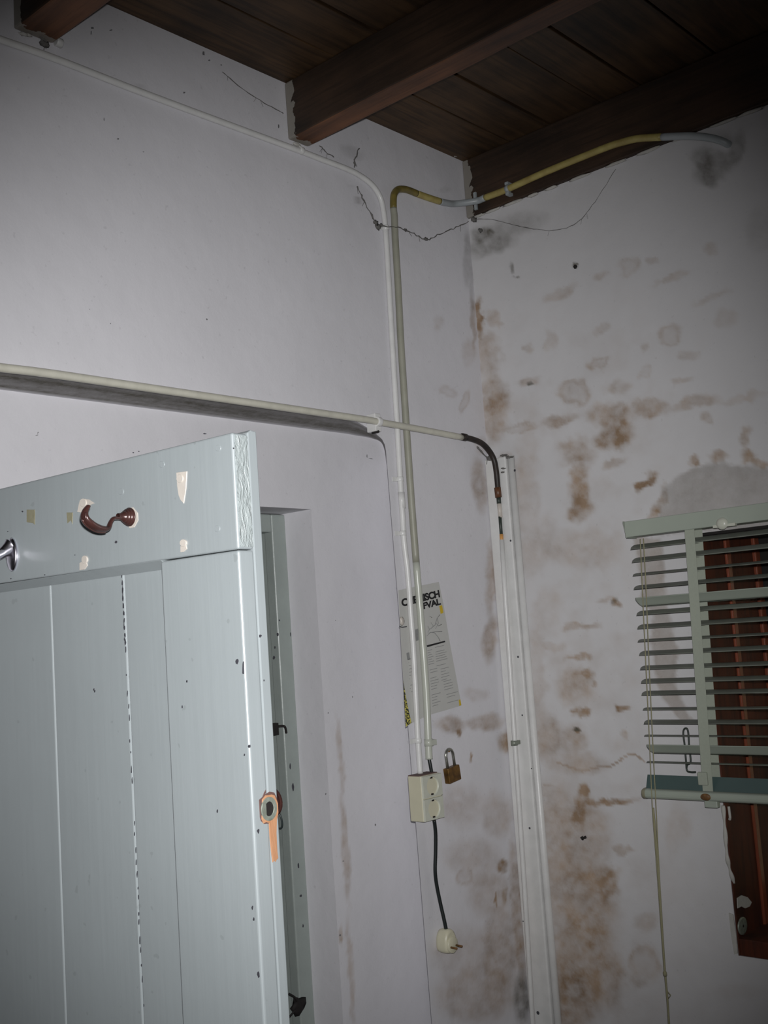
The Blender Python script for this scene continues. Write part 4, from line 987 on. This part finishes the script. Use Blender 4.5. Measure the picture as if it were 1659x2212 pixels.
for i, (sx0, sy0) in enumerate(slat_l):
    p = at_x(sx0, sy0, xc_-sd)
    el = math.degrees(math.atan((p.z-EYE)/2.27))
    tilt = math.radians((9 if i in (2, 7, 12) else 3.5 if i in (14, 16) else 16+rnd.uniform(-1.5, 1.5))+el)
    if i == 4: tilt = math.radians(-38)
    if i == 15: tilt = math.radians(-42)
    # positive tilt: room edge lower
    zc2 = p.z+(math.sin(tilt)*sd if i not in (4, 15) else -.002)
    yl = p.y
    q = MB(); nn = 8; i0 = 0
    prof = []
    for k in range(nn+1):
        t = -1+2*k/nn; crown = .0022*(1-t*t)
        x = t*sd*math.cos(tilt)-crown*math.sin(tilt)*-1; z = t*sd*math.sin(tilt)+crown*math.cos(tilt)
        prof.append((x, z))
    for yy, cut in ((0.0, True), (-.004, False), (by0-yl+.006, False)):
        for (x, z), k in zip(prof, range(nn+1)):
            t = -1+2*k/nn; dy = -(abs(t)**3)*.006 if cut else 0
            q.v.append(Vector((x, yy+dy, z)))
    m1 = nn+1
    for a_ in range(2):
        for k in range(nn): q.f.append((a_*m1+k, a_*m1+k+1, (a_+1)*m1+k+1, (a_+1)*m1+k)); q.sm.append(True)
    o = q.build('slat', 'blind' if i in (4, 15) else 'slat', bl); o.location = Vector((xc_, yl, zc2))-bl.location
    sm_ = o.modifiers.new('thick', 'SOLIDIFY'); sm_.thickness = .0006; sm_.offset = 0
# gathered slats above the bottom rail
zs1 = at_x(1394, 1675, xc_-sd).z; zs0 = at_x(1394, 1703, xc_-sd).z; ybs = at_x(1394, 1690, xc_-sd).y
for k in range(4):
    q = MB(); x0_ = -sd+.004*k+.001; hgt = (zs1-zs0)
    q.prism([(x0_+.002*k, 0, hgt*(.0)), (x0_+.012+.004*k, 0, hgt*(1.0-.1*k)), (x0_+.0128+.004*k, 0, hgt*(1.0-.1*k)), (x0_+.0008+.002*k, 0, 0)], (0, by0-ybs+.01, 0))
    o = q.build('gathered_slat', 'slat_teal', bl); o.location = Vector((xc_, ybs-.001*k, zs0))-bl.location
zr1 = at_x(1390, 1704, xc_-sd).z; zr0 = at_x(1390, 1726, xc_-sd).z; ybr = at_x(1386, 1714, xc_-sd).y; rzz = (zr1-zr0)/2
q = rel(bl); n = 20; prof = []
for k in range(n): a = 2*math.pi*k/n; prof.append((xc_+math.copysign(abs(math.cos(a))**.7, math.cos(a))*(sd), ybr-.004, zr0+rzz+math.copysign(abs(math.sin(a))**.7, math.sin(a))*rzz))
q.prism(prof, (0, by0-ybr, 0)); q.build('bottom_rail', 'blind', bl, bevel=.0004, seg=1)
q = rel(bl); cp = [Vector(p) for p in prof]; c0 = Vector((xc_, ybr-.004, zr0+rzz)); i0 = 0
lay = [(-.004, 1.05), (.003, 1.05), (.006, .9), (.008, .55), (.0083, .05)]
for dy, s_ in lay: q.v += [c0+(p-c0)*s_+Vector((0, dy, 0)) for p in cp]
for a_ in range(len(lay)-1):
    for j in range(n): j2 = (j+1) % n; q.f.append((a_*n+j, a_*n+j2, (a_+1)*n+j2, (a_+1)*n+j)); q.sm.append(True)
q.build('rail_cap', 'tape', bl)
q = rel(bl); a = at_x(1524, 1722, xc_-sd); q.lathe(a+Vector((.002, 0, -.0)), (-1, 0, -.25), [(0, .0125), (.003, .0115), (.0045, .006), (.005, 0)], 22, sx=.62, sy=1.0); q.build('tape_plug', 'rust', bl)
q = rel(bl); a = at_x(1540, 1738, xc_-.004); q.box((a.x-.008, a.y-.014, a.z-.006), (a.x+.008, a.y+.016, a.z+.010)); q.build('rail_bracket', 'blind', bl, bevel=.002)
# ladder tapes: front and back web with rungs
ty0 = at_x(1502, 1160, xc_-sd).y; ty1 = at_x(1481, 1160, xc_-sd).y; tb0 = at_x(1537, 1670, xc_-sd).y; tb1 = at_x(1515, 1670, xc_-sd).y
for sgn, nm in ((-1, 'ladder_tape'), (1, 'ladder_tape')):
    xx = xc_+sgn*(sd+.0015); q = rel(bl)
    q.prism([(xx, ty1, zrb_+.001), (xx, ty0, zrb_+.001), (xx, tb0, zs0), (xx, tb1, zs0)], (.0006, 0, 0)); q.build(nm, 'ladder', bl)
q = rel(bl)
for p in slat_l:
    z = at_x(p[0], p[1], xc_-sd).z-.001; t = (zrb_-z)/(zrb_-zs0); yy = (ty0+(tb0-ty0)*t+ty1+(tb1-ty1)*t)/2
    q.box((xc_-sd, yy-.003, z-.0006), (xc_+sd, yy+.003, z-.0002))
tag(q.build('ladder_rungs', 'ladder', bl), kind='stuff')
# wrapped cord at the foot of the tape
q = rel(bl); a = at_x(1518, 1680, xc_-sd-.004); q.box((a.x-.003, a.y-.011, a.z-.016), (a.x+.004, a.y+.011, a.z+.012)); q.build('cord_wrap', 'ladder', bl, bevel=.002)
# pull cords
q = rel(bl); xk = XR-.078
def K(x, y_): return at_x(x, y_, xk)
q.tube(smooth([K(1383,1164), K(1388,1280), K(1395,1430), K(1403,1600), K(1409,1740), K(1418,1860), K(1430,2030), K(1435,2100)], 4), .0011, 7)
q.build('pull_cord', 'cord', bl)
q = rel(bl); q.tube(smooth([K(1390,1163), K(1396,1280), K(1402,1430), K(1410,1600), K(1417,1740), K(1423,1860), K(1432,2030), K(1436,2100)], 4), .0011, 7)
q.build('pull_cord', 'cord', bl)
q = rel(bl); q.tube(smooth([K(1411,1745), K(1421,1860), K(1433,2050), K(1437,2105), K(1442,2160), K(1446,2225), K(1450,2290)], 4), .0024, 8); q.blob(K(1437,2103), .0045, (1, 1, 1.4), .2, 3); q.tube([K(1441,2140), K(1449,2150), K(1444,2156)], .0010, 6)
q.build('cord_tail', 'cord', bl)
# wire loop behind the slats
xh = XR-.012
def H(x, y_): return at_x(x, y_, xh)
q = Rel(H(1484,1600)); q.tube(smooth([H(1503,1668), H(1492,1668), H(1484,1664), H(1482,1645), H(1479,1610), H(1476,1585), H(1478,1575), H(1484,1574), H(1487,1585), H(1489,1615), H(1492,1645), H(1485,1652), H(1483,1660)], 5), .0022, 8)
o = q.build('wire_hook', 'rust', loc=H(1484,1600)); o.data.materials.clear(); o.data.materials.append(M['teal_dark']); tag(o, 'dark bent wire hook on the right wall behind the lowest blind slats', 'hook')
